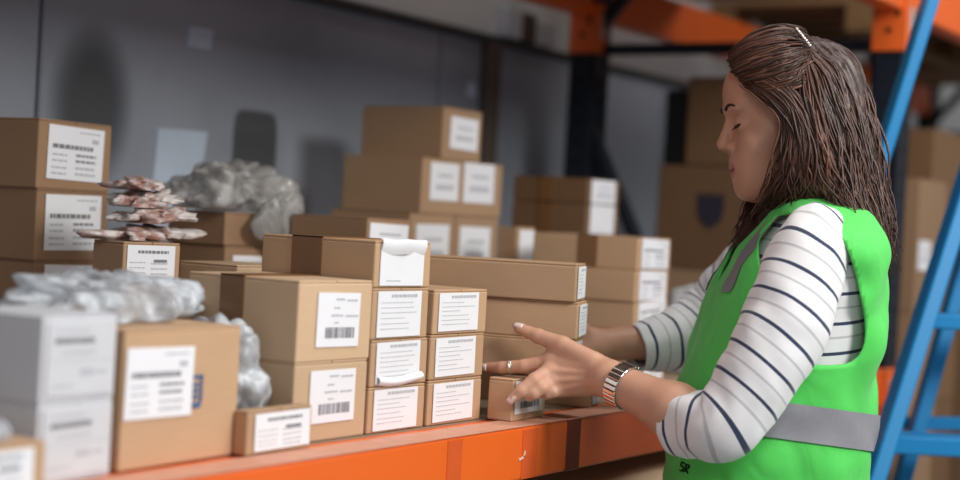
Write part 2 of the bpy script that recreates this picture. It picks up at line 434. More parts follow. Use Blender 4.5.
# left stack of four brown cartons
AZ = [-.276, -.194, -.096, .0136, .119]
AL = ['brown carton at the very bottom of the far left stack', 'brown carton low in the far left stack behind the white boxes', 'brown carton with rows label, second from top of far left stack', 'topmost brown carton of the far left stack, large rows label']
for i in range(4):
    h = AZ[i + 1] - AZ[i]
    carton(1.612 - .003 * i, 1.84, Z(AZ[i]), .152 - (.006 if i == 0 else 0) + .003 * (i == 3), .17, h, 3, AL[i], 'card_mid', [(.018, .016, .118, h * .78, 'rows')] if i else [])
# white boxes
def whitebox(z, h, lab):
    o = carton(1.019, 1.15, z, .105, .124, h, 5, lab, 'card_white', [(.006, h * .08, .094, h * .86, 'carton')], group='white boxes at the left front')
    return o
whitebox(ZD, .079, 'white printed box below another white box at the left front')
whitebox(ZD + .079, .084, 'white printed box on top at the left front corner')
# small carton at bottom-left corner
carton(.885, 1.118, ZD + .0008, .117, .085, .050, 0, 'small brown carton with white label in the bottom left corner of the photo', 'card', [(.012, .006, .09, .038, 'mark')])
# big brown carton with delivery note and blue stamp
bigbox = carton(1.140, 1.164, ZD, .187, .13, .145, 3, 'large brown carton with big white note and blue stamp, front left', 'card', [(.002, .053, .104, .074, 'rows')], flaps='y')
bm = bmesh.new()
box(bm, .109, .124, -.0016, -.0005, .090, .0935); box(bm, .1205, .124, -.0016, -.0005, .064, .0935); box(bm, .109, .122, -.0016, -.0005, .058, .064)
for k in range(3): box(bm, .108, .117, -.0016, -.0005, .068 + k * .0065, .072 + k * .0065)
from_bm('stamp', bm, M['stamp'], bigbox)
# leaning thin carton
carton(1.320, 1.1515, ZD + .0008, .113, .020, .050, 0, 'thin brown carton with crooked white label standing in front of the barcode cartons', 'card', [(.012, .004, .096, .042, 'mark')])
# pair with barcode labels
carton(1.432, 1.180, ZD, .142, .178, .0965, 0, 'brown carton with barcode label under another one with barcode label', 'card_light', [(.028, .022, .088, .064, 'barcode')])
carton(1.432, 1.180, ZD + .0965, .144, .178, .098, 0, 'brown carton with barcode label and wide brown tape, on top of its twin', 'card_light', [(.034, .018, .083, .066, 'barcode')], tape=(.085, .038, .098))
# columns of white-labelled cartons
JZ = [-.276, -.217, -.157, -.091, -.031]
JL = ['white labelled carton at the bottom of the left label column', 'white labelled carton, second from bottom of the left label column', 'white labelled carton, third from bottom of the left label column', 'long taped carton with loose white paper on its end, atop the left label column']
for i in range(4):
    h = JZ[i + 1] - JZ[i] - .0006
    o = carton(1.578 + .002 * (i % 2), 1.179 + .001 * i, Z(JZ[i]), .124, .187, h, 0, JL[i], 'card', [(.010, .003, .095, h * .90, 'sheet' if i < 3 else 'blank')], tape=(.085, .05, .058) if i == 3 else None, group='cartons in the white label columns')
    if i == 3:      # curled loose paper on the open end
        bm = bmesh.new(); n = 9; rows = []
        for k in range(n):
            t = k / (n - 1); zz = h * .72 + t * .02; yy = -.0025 - .0045 * math.sin(t * 2.2)
            rows.append([bm.verts.new((xx, yy + .003 * math.sin(xx * 90), zz + .001 * math.sin(xx * 120))) for xx in (.010, .034, .058, .082, .104)])
        for a_, b_ in zip(rows, rows[1:]):
            for c in range(4): bm.faces.new((a_[c], a_[c + 1], b_[c + 1], b_[c]))
        from_bm('loose_paper', bm, M['paper'], o, True)
    if i == 1:
        bm = bmesh.new(); rows = []
        for k in range(7):
            t = k / 6; rows.append([bm.verts.new((.012 + .024 * c, -.002 - .006 * math.sin(t * 3), .002 + t * .012 - .003 * math.sin(c))) for c in range(5)])
        for a_, b_ in zip(rows, rows[1:]):
            for c in range(4): bm.faces.new((a_[c], a_[c + 1], b_[c + 1], b_[c]))
        from_bm('loose_paper', bm, M['paper'], o, True)
KZ = [-.276, -.215, -.154, -.0935]
KL = ['white labelled carton at the bottom of the right label column', 'white labelled carton in the middle of the right label column', 'white labelled carton on top of the right label column']
for i in range(3):
    h = KZ[i + 1] - KZ[i] - .0006
    carton(1.708 + .002 * (i == 2), 1.178, Z(KZ[i]), .131, .16, h, 0, KL[i], 'card', [(.011, .004, .096, h * .86, 'sheet')], group='cartons in the white label columns')
# cartons between her hands
LZ = [-.2145, -.1600, -.1065, -.0520]
LL = ['lowest of the three long cartons she holds, under her fingers', 'middle one of the three long cartons she holds, under her thumb', 'top one of the three long plain cartons she holds']
LP = [(1.930, 1.087), (1.934, 1.084), (1.926, 1.085)]
for i in range(3):
    h = LZ[i + 1] - LZ[i] - .0004
    carton(LP[i][0], LP[i][1], Z(LZ[i]), .080, .222, h, 20, LL[i], 'card', [(.010, .004, .062, h * .84, 'sheet')], group='long cartons between her hands', flaps='x')
carton(2.108, 1.150, ZD, .082, .205, .0600, 20, 'plain carton on the shelf behind her left hand, lying under her forearm', 'card', [(.010, .004, .062, .046, 'plain')])
mbox = carton(1.847, 1.131, ZD + .0008, .098, .040, .0590, 3, 'small brown carton with barcode label on the beam below her fingers', 'card', [(.005, .010, .080, .046, 'barcode')])
# stack with labels on the right
OZ = [-.276, -.2265, -.177, -.127, -.070, -.0125]
OL = ['carton at the bottom of the stack behind her right forearm', 'carton second from bottom behind her right forearm', 'carton with white label just above her right forearm, third from top', 'carton with white label in the stack behind her right forearm, second from top', 'taped carton with white label on top of the stack behind her right forearm']
for i in range(5):
    h = OZ[i + 1] - OZ[i] - .0004
    carton(2.454 - .003 * (i % 2), 1.262, Z(OZ[i]), .205, .198, h, 10, OL[i], 'card', [(.020, .003, .165, h * .93, 'rows')], tape=(.075, .035, h) if i == 4 else None)
carton(2.514, 1.55, ZD, .066, .042, .270, 0, 'narrow upright carton with pale label behind the top held carton', 'card', [(.008, .20, .052, .064, 'blank')])
# taped pair further back
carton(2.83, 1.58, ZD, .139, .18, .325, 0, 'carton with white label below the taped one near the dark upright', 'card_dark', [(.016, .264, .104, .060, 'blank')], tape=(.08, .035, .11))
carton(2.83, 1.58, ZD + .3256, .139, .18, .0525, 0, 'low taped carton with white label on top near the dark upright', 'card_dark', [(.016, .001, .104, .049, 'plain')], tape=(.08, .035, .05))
# tall brown stack in the middle
carton(2.375, 1.70, ZD, .148, .19, .2855, 0, 'carton with white label, left of the pair under the two-label carton', 'card_r', [(.020, .180, .110, .085, 'plain')])
carton(2.528, 1.70, ZD, .155, .19, .2855, 0, 'carton with white label, right of the pair under the two-label carton', 'card_r', [(.014, .180, .110, .085, 'plain')])
carton(2.406, 1.70, Z(.010), .282, .189, .1060, 0, 'wide brown carton with two white labels side by side', 'card_r', [(.026, .026, .096, .072, 'plain'), (.140, .026, .110, .078, 'plain')])
carton(2.466, 1.70, Z(.1165), .136, .195, .1000, 0, 'brown carton with one white label at the very top of the middle stack', 'card_r', [(.024, .022, .096, .062, 'plain')])
# low boxes behind
carton(1.981, 1.50, ZD, .114, .158, .272, 0, 'low carton with pale label and dark side left of the middle stack', 'card_mid', [(.004, .215, .104, .050, 'plain')])
carton(1.874, 1.70, ZD, .148, .123, .2145, 0, 'carton with white label below the one carrying the grey bag', 'card_mid', [(.016, .130, .11, .07, 'mark')])
carton(1.870, 1.70, ZD + .215, .147, .125, .054, 0, 'dark sided carton under the grey plastic bag', 'card_mid', [])
carton(1.545, 1.59, ZD, .096, .075, .221, -10, 'carton with rows label beside the far left stack, under the pink sachets', 'card', [(.006, .165, .080, .052, 'mark')])
carton(1.680, 1.50, ZD, .125, .113, .195, 0, 'plain pale carton behind the barcode cartons, right of the sachets', 'card_light', [])

# next bay: big cartons stacked up from the floor
def big(x, y, z0, z1, w, d, label, m='card_dark', labs=(), grp='large cartons in the next bay'):
    return carton(x, y, z0, w, d, z1 - z0 - .001, 0, label, m, labs, group=grp)
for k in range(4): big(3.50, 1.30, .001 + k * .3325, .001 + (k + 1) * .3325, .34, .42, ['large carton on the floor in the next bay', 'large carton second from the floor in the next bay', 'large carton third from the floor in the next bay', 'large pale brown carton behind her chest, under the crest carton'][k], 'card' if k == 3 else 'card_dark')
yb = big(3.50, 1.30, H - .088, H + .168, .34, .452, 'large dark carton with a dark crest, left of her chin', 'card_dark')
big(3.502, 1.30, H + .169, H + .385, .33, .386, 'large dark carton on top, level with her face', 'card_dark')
bm = bmesh.new(); box(bm, 3.51, 3.75, 1.692, 1.750, H + .1685, H + .352, .003)
tag(from_bm('black_case', bm, M['black_film']), 'narrow black case standing on the crest carton beside the topmost one', 'case')
# crest: shield shape printed on the left side of the crest carton
c = on_x(710, 210, 3.4985); bm = bmesh.new()
sh = [(-.036, .042), (-.012, .036), (0, .043), (.012, .036), (.036, .042), (.036, -.005), (.026, -.030), (0, -.048), (-.026, -.030), (-.036, -.005)]
f = bm.faces.new([bm.verts.new((0, -a_ + c.y - 1.30, b_ + c.z - (H - .088))) for a_, b_ in sh])
r_ = bmesh.ops.extrude_face_region(bm, geom=[f])
for v in r_['geom']:
    if isinstance(v, bmesh.types.BMVert): v.co.x -= .002
cr = from_bm('crest_print', bm, M['crest'], yb)
# right columns
for k in range(5):
    z0, z1 = k * .3425, (k + 1) * .3425
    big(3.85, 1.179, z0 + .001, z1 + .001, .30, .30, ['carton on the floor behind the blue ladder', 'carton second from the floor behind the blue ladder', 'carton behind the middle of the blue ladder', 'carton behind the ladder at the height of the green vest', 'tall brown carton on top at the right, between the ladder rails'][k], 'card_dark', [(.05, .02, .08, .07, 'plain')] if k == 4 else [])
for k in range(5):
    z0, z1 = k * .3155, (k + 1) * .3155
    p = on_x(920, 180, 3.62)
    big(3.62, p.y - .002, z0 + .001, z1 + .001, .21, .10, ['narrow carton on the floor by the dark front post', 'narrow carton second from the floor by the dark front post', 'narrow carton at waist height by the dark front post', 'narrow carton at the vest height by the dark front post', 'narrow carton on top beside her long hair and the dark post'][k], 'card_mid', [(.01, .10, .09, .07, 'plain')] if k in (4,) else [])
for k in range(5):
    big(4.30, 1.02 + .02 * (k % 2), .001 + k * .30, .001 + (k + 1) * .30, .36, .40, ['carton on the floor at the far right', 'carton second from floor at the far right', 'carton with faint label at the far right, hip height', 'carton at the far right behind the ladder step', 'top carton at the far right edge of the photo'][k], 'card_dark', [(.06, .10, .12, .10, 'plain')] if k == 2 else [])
# cartons under the shelf
carton(2.12, 1.19, .0, .55, .5, .50, 0, 'large carton on the floor under the shelf', 'card', group='cartons under the shelf')
carton(2.12, 1.19, .501, .55, .5, .51, 0, 'large carton under the orange beam beside the green vest', 'card_light', group='cartons under the shelf')

# pallet parts (the pallet rests on the two upper orange beams)
pz = H + .62
for y0 in (.99, 1.57, 2.005):
    pal('bottom_board', M['wood'], 4.45, 5.45, y0, y0 + .078, pz, pz + .015)
    for j in range(3): pal('block', M['wood'], 4.45 + j * .43, 4.59 + j * .43, y0, y0 + .078, pz + .015, pz + .080)
for j in range(6): pal('top_board', M['wood'], 4.45 + j * .18, 4.55 + j * .18, .985, 2.085, pz + .080, pz + .10)
carton(4.47, 1.03, pz + .1005, .9, .95, .4, 0, 'large carton on the wooden pallet near the top of the photo', 'card_dark', group='cartons on the upper level')
for i, (xx, ww, hh) in enumerate(((.42, .62, .5), (1.08, .7, .42), (1.82, .68, .55), (2.54, .72, .45))):  # unseen loads added to shade the wall and the rear upper beam
    carton(xx, 1.13, H + .6405, ww, .62, hh, 0, ['first', 'second', 'third', 'fourth'][i] + ' large unseen carton from the left on the upper level, added as shade', 'card', group='cartons on the upper level')
carton(XF + .10, 1.12, pz + .0005, .40, .72, .5, 0, 'large unseen carton on the upper beams right of the dark upright, added as shade', 'card', group='cartons on the upper level')  # unseen load added to keep light off the rear upper beam
# wood plank stack on the upper level further right
bm = bmesh.new(); box(bm, 5.50, 6.02, 1.12, 1.95, pz + .001, pz + .16, .004)
tag(from_bm('wooden_crate', bm, M['wood']), 'flat brown wooden crate on the upper beams at top right', 'crate')

# ------------------------------------------------------------------ plastic bags
def bag(name, m, loc, rad, seed, label, rot=0, amp=.35, flat=.0, n=6, cat='plastic bag', fold=1.0):
    r = random.Random(seed); dirs = []
    for k in range(9):
        d = Vector((r.gauss(0, 1), r.gauss(0, 1), r.gauss(0, 1))).normalized(); dirs.append((d, r.uniform(11, 22) * (1 + (k > 4) * 1.3) * fold, r.uniform(0, 1), 1.0 if k < 5 else .45))
    bm = bmesh.new(); bmesh.ops.create_icosphere(bm, subdivisions=n, radius=1)
    off = Vector((seed * 7.3, seed * 1.7, seed * 3.1))
    for v in bm.verts:
        d = v.co.normalized()
        q = Vector((d.x * rad[0], d.y * rad[1], d.z * rad[2]))
        w = q + noise.noise_vector(q * 14 + off) * .018
        a = 0
        for dd, fr, ph, wt in dirs:
            t = (w.dot(dd) * fr + ph) % 1.0; a += wt * (abs(t - .5) * 4 - 1)      # sharp pleats
        big_ = noise.noise(q * 11 + off)
        k = 1 + amp * (.17 * a + .55 * big_)
        q = q * k
        lo = -rad[2] * flat
        if q.z < lo: q.z = lo + (q.z - lo) * .06
        v.co = q
    zmin = min(v.co.z for v in bm.verts)
    for v in bm.verts: v.co.z -= zmin
    o = from_bm(name, bm, m, None, True); o.location = loc; o.rotation_euler = (0, 0, rot)
    tag(o, label, cat)
    return o
# clear bag lying over the big stamped carton and the white boxes
bag('plastic_bag', M['bag_clear'], (1.258, 1.322, Z(-.1305)), (.135, .085, .036), 3, 'crumpled clear bluish plastic bag on top of the stamped carton', .15, .55, .3)
bag('plastic_bag', M['bag_white'], (1.374, 1.240, ZD), (.042, .050, .078), 5, 'white bubble plastic bag stuffed between stamped carton and barcode cartons', 0, .6, .85)
gb = bag('plastic_bag', M['bag_grey'], (1.965, 1.775, Z(-.0065)), (.125, .068, .050), 12, 'grey crumpled plastic bag on the dark sided carton by the wall', .05, .8, .35)
fold_ = bag('plastic_sheet', M['bag_grey'], (1.972, 1.675, Z(-.072)), (.052, .014, .050), 14, 'x', 0, .6, .9)
for k_ in ('label', 'category'): del fold_[k_]
fold_.name = 'hanging_fold'; bpy.context.view_layer.update(); fold_.parent = gb; fold_.matrix_parent_inverse = gb.matrix_world.inverted()
bag('plastic_bag', M['bag_clear'], (.93, 1.155, ZD + .0508), (.050, .034, .020), 8, 'small clear plastic bag on the corner carton at lower left', 0, .7, .3)
SP = [(0, 0, 0, .062, .2, 'at the bottom left'), (.052, .012, .003, .055, -.3, 'at the bottom right'), (.016, .02, .020, .058, .5, 'in the lower middle'), (.050, .002, .024, .050, -.1, 'at the right middle'), (.004, .012, .038, .050, .3, 'at the upper left'), (.032, .018, .044, .046, -.4, 'at the upper right'), (.006, .015, .058, .040, .4, 'on the very top')]
for i, (dx, dy, dz, r, rz_, wh) in enumerate(SP):
    bag('sachet_packet', M['sachet'], (1.622 + dx, 1.640 + dy, Z(-.0545) + dz * 1.25), (r, .034, .0105), 20 + i, 'pink and white sachet packet ' + wh + ' of the packet heap', rz_, 1.0, .6, 4, cat='packet', fold=2.2)
for o in COL.objects:
    if o.name.startswith('sachet_packet'): o['group'] = 'pink sachet packets'
p = W(700, 320, 3.08)
bag('plastic_bag', M['bag_white'], (p.x, p.y, ZD), (.075, .075, .09), 9, 'pale plastic bag on the shelf beyond her right sleeve', 0, .4, .8)

# ------------------------------------------------------------------ ladder
le = empty('step_ladder', (0, 0, 0)); tag(le, 'blue step ladder standing at the right edge behind the woman', 'ladder')
def ext(p0, p1, z):
    d = p1 - p0; return p0 + d * ((z - p0.z) / d.z)
def rail(name, px0, py0, px1, py1, Zd, w, d, top=2.6, Z1=None, bot=0.0):
    p0, p1 = W(px0, py0, Zd), W(px1, py1, Z1 or Zd)
    a, b_ = ext(p0, p1, bot), ext(p0, p1, top)
    bm = bmesh.new(); bar(bm, a, b_, w, d, FWD, .003); from_bm(name, bm, M['blue'], le); return a, b_
rail('side_rail', 930, 0, 882, 155, 2.80, .022, .055, 2.6, 2.80, W(795, 437, 2.8).z - .02)
rail('side_rail', 955, 220, 873, 480, 2.76, .027, .060, 2.6, 2.66)
rail('rear_leg', 963, 268, 902, 480, 2.98, .026, .040, 1.75, 2.94)
ra, rb = rail('side_rail', 955 + 215, 230, 873 + 215, 490, 2.80, .027, .060, 2.6, 2.70)
def tread(px0, py0, px1, py1, Zd, h, dep, name, m):
    a, b_ = W(px0, py0, Zd), W(px1, py1, Zd)
    bm = bmesh.new(); bar(bm, a, b_, h, dep, FWD, .003); return from_bm(name, bm, m, le)
tread(795, 437, 1105, 453, 2.79, .032, .09, 'tread', M['blue'])
tread(925, 320, 1140, 331, 2.79, .026, .09, 'tread', M['blue'])
tread(902, 423, 1120, 425, 2.99, .024, .03, 'cross_bar', M['blue'])
tread(960, 200, 1172, 211, 2.79, .026, .09, 'tread', M['blue'])

# ------------------------------------------------------------------ implicit surfaces for the person
def surface(f, lo, hi, h, smooth=0):
    lo = np.array(lo); n = np.ceil((np.array(hi) - lo) / h).astype(int) + 1
    ax = [lo[k] + h * np.arange(n[k]) for k in range(3)]
    V = np.empty(n, np.float32)
    for i in range(0, n[0], 24):
        g = np.stack(np.meshgrid(ax[0][i:i + 24], ax[1], ax[2], indexing='ij'), -1)
        V[i:i + 24] = f(g)
    ins = V < 0
    c = np.zeros(tuple(n - 1), np.int8)
    for dx in (0, 1):
        for dy in (0, 1):
            for dz in (0, 1): c += ins[dx:n[0] - 1 + dx, dy:n[1] - 1 + dy, dz:n[2] - 1 + dz]
    act = (c > 0) & (c < 8); idx = np.argwhere(act); ids = -np.ones(act.shape, np.int64); ids[act] = np.arange(len(idx))
    acc = np.zeros((len(idx), 3)); cnt = np.zeros(len(idx))
    for a in range(3):
        o1, o2 = [k for k in range(3) if k != a]
        for u in (0, 1):
            for v in (0, 1):
                s = idx.copy(); s[:, o1] += u; s[:, o2] += v; e = s.copy(); e[:, a] += 1
                v0 = V[tuple(s.T)].astype(float); v1 = V[tuple(e.T)].astype(float)
                m_ = (v0 < 0) != (v1 < 0); t = np.where(m_, v0 / np.where(m_, v0 - v1, 1), 0)
                pos = s.astype(float); pos[:, a] += t
                acc[m_] += pos[m_]; cnt[m_] += 1
    verts = lo + h * acc / cnt[:, None]
    quads = []
    for a in range(3):
        o1, o2 = (a + 1) % 3, (a + 2) % 3
        sl0 = [slice(None)] * 3; sl1 = [slice(None)] * 3
        sl0[a] = slice(0, -1); sl1[a] = slice(1, None)
        ch = ins[tuple(sl0)] != ins[tuple(sl1)]
        e = np.argwhere(ch); e = e[(e[:, o1] > 0) & (e[:, o2] > 0) & (e[:, o1] < n[o1] - 1) & (e[:, o2] < n[o2] - 1)]
        fl = ins[tuple(e.T)]
        def cell(d1, d2):
            q = e.copy(); q[:, o1] -= d1; q[:, o2] -= d2; return ids[tuple(q.T)]
        Q = np.stack([cell(1, 1), cell(0, 1), cell(0, 0), cell(1, 0)], 1)
        Q[~fl] = Q[~fl][:, ::-1]; quads.append(Q)
    return verts, np.concatenate(quads)
def smin(a, b, k):
    h = np.clip(.5 + .5 * (b - a) / k, 0, 1); return b + (a - b) * h - k * h * (1 - h)
def smax(a, b, k): return -smin(-a, -b, k)
def cone(g, a, b, r1, r2):
    a = np.array(a, float); b = np.array(b, float); ab = b - a
    t = np.clip(((g - a) @ ab) / max(ab @ ab, 1e-12), 0, 1)
    return np.linalg.norm(g - a - t[..., None] * ab, axis=-1) - (r1 + (r2 - r1) * t)
def ell(g, c, r):
    q = g - np.array(c, float); r = np.array(r, float)
    k0 = np.linalg.norm(q / r, axis=-1); k1 = np.linalg.norm(q / (r * r), axis=-1) + 1e-9
    return k0 * (k0 - 1) / k1
def mesh_from(name, parts):
    vs, fs, off = [], [], 0
    for v, q in parts:
        vs.append(v); fs.append(q + off); off += len(v)
    v = np.concatenate(vs); q = np.concatenate(fs)
    me = bpy.data.meshes.new(name); me.from_pydata(v.tolist(), [], q.tolist()); me.update()
    me.polygons.foreach_set('use_smooth', np.ones(len(me.polygons), bool))
    return me

# head frame: f forward (her face), l to her left (towards the aisle), u up
HZ = 2.2; MP = HZ / F
HO = W(795, 135, HZ)
fA = -RIGHT; uA = -DOWN; lA = -(HO - Vector((0, 0, H))).normalized()
lA = (lA - fA * lA.dot(fA) - uA * lA.dot(uA)).normalized()
HM = np.array([fA, lA, uA]).T            # columns
def head_pt(f, l, u): return HO + fA * f + lA * l + uA * u
def hp(px, py, l):                        # head coordinates of a pixel at side offset l
    s = (HZ - l) / F
    return Vector(((480 - px) * s - (480 - 795) * MP, l, (240 - py) * s - (240 - 135) * MP))

def head_sdf(g):
    ab = g.copy(); ab[..., 1] = np.abs(ab[..., 1])
    d = ell(g, (-.001, 0, .050), (.096, .073, .084))
    d = smin(d, ell(g, (.040, 0, -.020), (.049, .054, .076)), .025)
    d = smin(d, ell(g, (.066, 0, .062), (.032, .052, .038)), .02)            # forehead
    d = smin(d, cone(ab, (.064, .010, -.0725), (.000, .050, -.048), .0150, .017), .022)   # jaw line
    d = smin(d, ell(g, (.0680, 0, -.0755), (.0135, .019, .0135)), .012)        # chin
    d = smin(d, ell(ab, (.058, .040, -.012), (.024, .021, .022)), .02)       # cheek bones
    d = smin(d, ell(ab, (.058, .026, -.045), (.026, .022, .028)), .02)       # cheeks
    d = smin(d, ell(ab, (.087, .024, .035), (.0105, .024, .0085)), .012)     # brow ridge
    d = smax(d, -ell(ab, (.101, .033, .016), (.017, .018, .013)), .010)      # eye socket
    d = smin(d, ell(ab, (.0765, .031, .015), (.0135, .0148, .0128)), .003)   # lidded eye
    d = smin(d, cone(g, (.090, 0, .022), (.1015, 0, -.0115), .0068, .0078), .008)   # nose bridge
    d = smin(d, ell(g, (.1000, 0, -.0140), (.0088, .0090, .0085)), .005)     # tip
    d = smin(d, ell(ab, (.0900, .0115, -.0175), (.0095, .0065, .0070)), .005)# wings
    d = smax(d, -ell(ab, (.0945, .0055, -.0250), (.0045, .0030, .0040)), .003)  # nostrils
    d = smin(d, ell(g, (.079, 0, -.040), (.0105, .022, .017)), .012)         # mouth mound
    d = smin(d, ell(g, (.0845, 0, -.0435), (.0062, .019, .0048)), .004)      # upper lip
    d = smin(d, ell(g, (.0815, 0, -.0545), (.0066, .017, .0056)), .004)      # lower lip
    d = smax(d, -ell(g, (.0905, 0, -.0490), (.0065, .021, .0013)), .002)     # mouth line
    d = smin(d, ell(ab, (-.010, .071, .000), (.018, .008, .030)), .006)      # ears
    d = smin(d, cone(g, (-.012, 0, -.050), (-.030, 0, -.175), .050, .056), .03)  # neck
    return d
def to_world(v): return np.array(HO) + v @ HM.T
v, q = surface(head_sdf, (-.115, -.095, -.20), (.125, .095, .145), .0021)
# material classes on the face: lips
fc = v[q].mean(1)
lips = ((np.abs(fc[:, 1]) < .0225) & (fc[:, 0] > .080 - .15 * np.abs(fc[:, 1])) & (fc[:, 2] < -.0395 - .10 * np.abs(fc[:, 1])) & (fc[:, 2] > -.0605 + .30 * np.abs(fc[:, 1])))
parts = [(to_world(v), q)]; mats_idx = [lips.astype(int)]

# arms and hands ------------------------------------------------------
P = lambda px, py, z: np.array(W(px, py, z))
# left (near) arm
Lsh, Lel, Lwr = P(808, 258, 2.06), P(722, 434, 2.005), P(609, 379, 2.135)
def chain(g, d, pts, rads, k):
    for a, b_, r1, r2 in zip(pts, pts[1:], rads, rads[1:]): 
        c_ = cone(g, a, b_, r1, r2); d = c_ if d is None else smin(d, c_, k)
    return d
Lmc = [P(551, 360, 2.182), P(551, 370, 2.172), P(554, 380, 2.168), P(560, 388, 2.170)]
Lfing = [
    ([Lmc[0], P(524, 366, 2.187), P(502, 367.5, 2.203), P(485, 367.5, 2.218)], [.0118, .0094, .0085, .0070]),
    ([Lmc[1], P(534, 380, 2.148), P(521, 391, 2.142), P(513, 398, 2.143)], [.0116, .0096, .0088, .0072]),
    ([Lmc[2], P(542, 388, 2.148), P(534, 394, 2.145), P(529, 397, 2.148)], [.0112, .0090, .0080, .0066]),
    ([Lmc[3], P(553, 392, 2.156), P(547, 394, 2.156), P(543, 395, 2.160)], [.0100, .0080, .0072, .0060])]
Lthumb = ([P(592, 361, 2.150), P(562, 345, 2.172), P(538, 336, 2.192), P(519, 328.5, 2.205)], [.0140, .0125, .0100, .0078])
def left_arm(g):
    d = chain(g, None, [Lsh, Lel], [.034, .028], .02)
    d = smin(d, chain(g, None, [Lel, Lel * .6 + Lwr * .4, Lwr], [.028, .0345, .0245], .02), .005)
    # back of the hand
    d2 = None
    for k, mc in enumerate(Lmc):
        w_ = P(600 + (0, 1, 2, 3)[k], (368, 373, 379, 384)[k], 2.153)
        c_ = cone(g, w_, mc, .0165, .0125); d2 = c_ if d2 is None else smin(d2, c_, .010)
    d2 = smin(d2, cone(g, Lwr, P(598, 375, 2.152), .0235, .020), .012)
    d2 = smin(d2, chain(g, None, *Lthumb, .004), .010)
    for pts, rads in Lfing:
        fd = chain(g, None, pts, rads, .003)
        d2 = smin(d2, fd, .0055)
    for k, mc in enumerate(Lmc):          # tendons and knuckles
        kn = mc - np.array(FWD) * .0055
        d2 = smin(d2, cone(g, kn, kn, .0088, .0088), .008)
        d2 = smin(d2, cone(g, P(594, (369, 373, 378, 382)[k], 2.1365), mc - np.array(FWD) * .0122, .0030, .0032), .004)
    return smin(d, d2, .012)
def bounds(pts, pad):
    a = np.array(pts); return a.min(0) - pad, a.max(0) + pad
lo, hi = bounds([Lsh, Lel, Lwr] + Lmc + [f[0][-1] for f in Lfing] + [Lthumb[0][-1]], .062)
# two bands keep the grid small: the hand is fine, the sleeve-covered upper arm comes along
va, qa = surface(left_arm, lo, hi, .0024)
parts.append((va, qa)); mats_idx.append(np.zeros(len(qa), int))
# right (far) arm
Rsh, Rel, Rwr = P(795, 250, 2.385), P(703, 334, 2.470), P(597, 346, 2.395)
Rmc = [P(574, 338, 2.372), P(573, 346, 2.372), P(574, 354, 2.370), P(577, 361, 2.366)]
def right_arm(g):
    d = chain(g, None, [Rsh, Rel, Rel * .55 + Rwr * .45, Rwr], [.032, .023, .0285, .0245], .02)
    d2 = None
    for k, mc in enumerate(Rmc):
        c_ = cone(g, P(594, 340 + 4 * k, 2.392), mc, .016, .012); d2 = c_ if d2 is None else smin(d2, c_, .01)
    for k, mc in enumerate(Rmc):
        t = [P(556 - (0, 2, 0, -6)[k], 338 + 8 * k, 2.362), P(543 - (0, 3, 1, -7)[k], 338.5 + 8 * k, 2.352), P(534 - (0, 3, 1, -8)[k], 339 + 8 * k, 2.345)]
        d2 = smin(d2, chain(g, None, [mc] + t, [.0108, .0088, .0080, .0066], .003), .005)
    d2 = smin(d2, chain(g, None, [P(592, 338, 2.39), P(578, 326, 2.368), P(566, 320, 2.352), P(556, 317, 2.342)], [.013, .0115, .0095, .0075], .004), .008)
    return smin(d, d2, .012)
lo, hi = bounds([Rsh, Rel, Rwr, P(530, 310, 2.34), P(545, 372, 2.34)], .06)
vb, qb = surface(right_arm, lo, hi, .0028)
parts.append((vb, qb)); mats_idx.append(np.zeros(len(qb), int))
# trunk and legs, under the clothes
def tp(px, py, l=0):
    p = HO + fA * ((795 - px) * MP) + uA * ((135 - py) * MP) + lA * l; return np.array(p)
fN, lN = np.array(fA), np.array(lA)
foot_c = np.array(tp(775, 480)); foot_c[2] = 0
fh = fN.copy(); fh[2] = 0; fh /= np.linalg.norm(fh); lh = np.array([fh[1], -fh[0], 0.0])
if lh @ lN < 0: lh = -lh
hip = foot_c + np.array([0, 0, .86])
def trunk(g):
    d = cone(g, tp(802, 205), tp(796, 280), .05, .07)
    for s in (-1, 1):
        d = smin(d, cone(g, tp(806, 250, .03 * s), tp(808, 250, .105 * s), .045, .038), .02)
        d = smin(d, cone(g, tp(792, 290, .05 * s), tp(770, 420, .05 * s), .072, .068), .03)
        hp_ = hip + lh * .085 * s
        d = smin(d, cone(g, hp_, hp_ * np.array([1, 1, 0]) + np.array([0, 0, .46]) + fh * .015, .088, .056), .05)
        d = smin(d, cone(g, hp_ * np.array([1, 1, 0]) + np.array([0, 0, .46]) + fh * .015, hp_ * np.array([1, 1, 0]) + np.array([0, 0, .09]) - fh * .02, .056, .038), .02)
        d = smin(d, cone(g, hp_ * np.array([1, 1, 0]) + np.array([0, 0, .055]) - fh * .03, hp_ * np.array([1, 1, 0]) + np.array([0, 0, .042]) + fh * .12, .036, .028), .02)
    d = smin(d, cone(g, hip, np.array(tp(768, 440)), .115, .11), .05)
    return d
a_ = np.array([tp(800, 200, .2), tp(800, 200, -.2), tp(620, 300), tp(920, 300), foot_c + lh * .2 + fh * .16, foot_c - lh * .2 - fh * .12])
vt, qt = surface(trunk, a_.min(0) - .02, a_.max(0) + .02, .009)
parts.append((vt, qt)); mats_idx.append(np.zeros(len(qt), int))

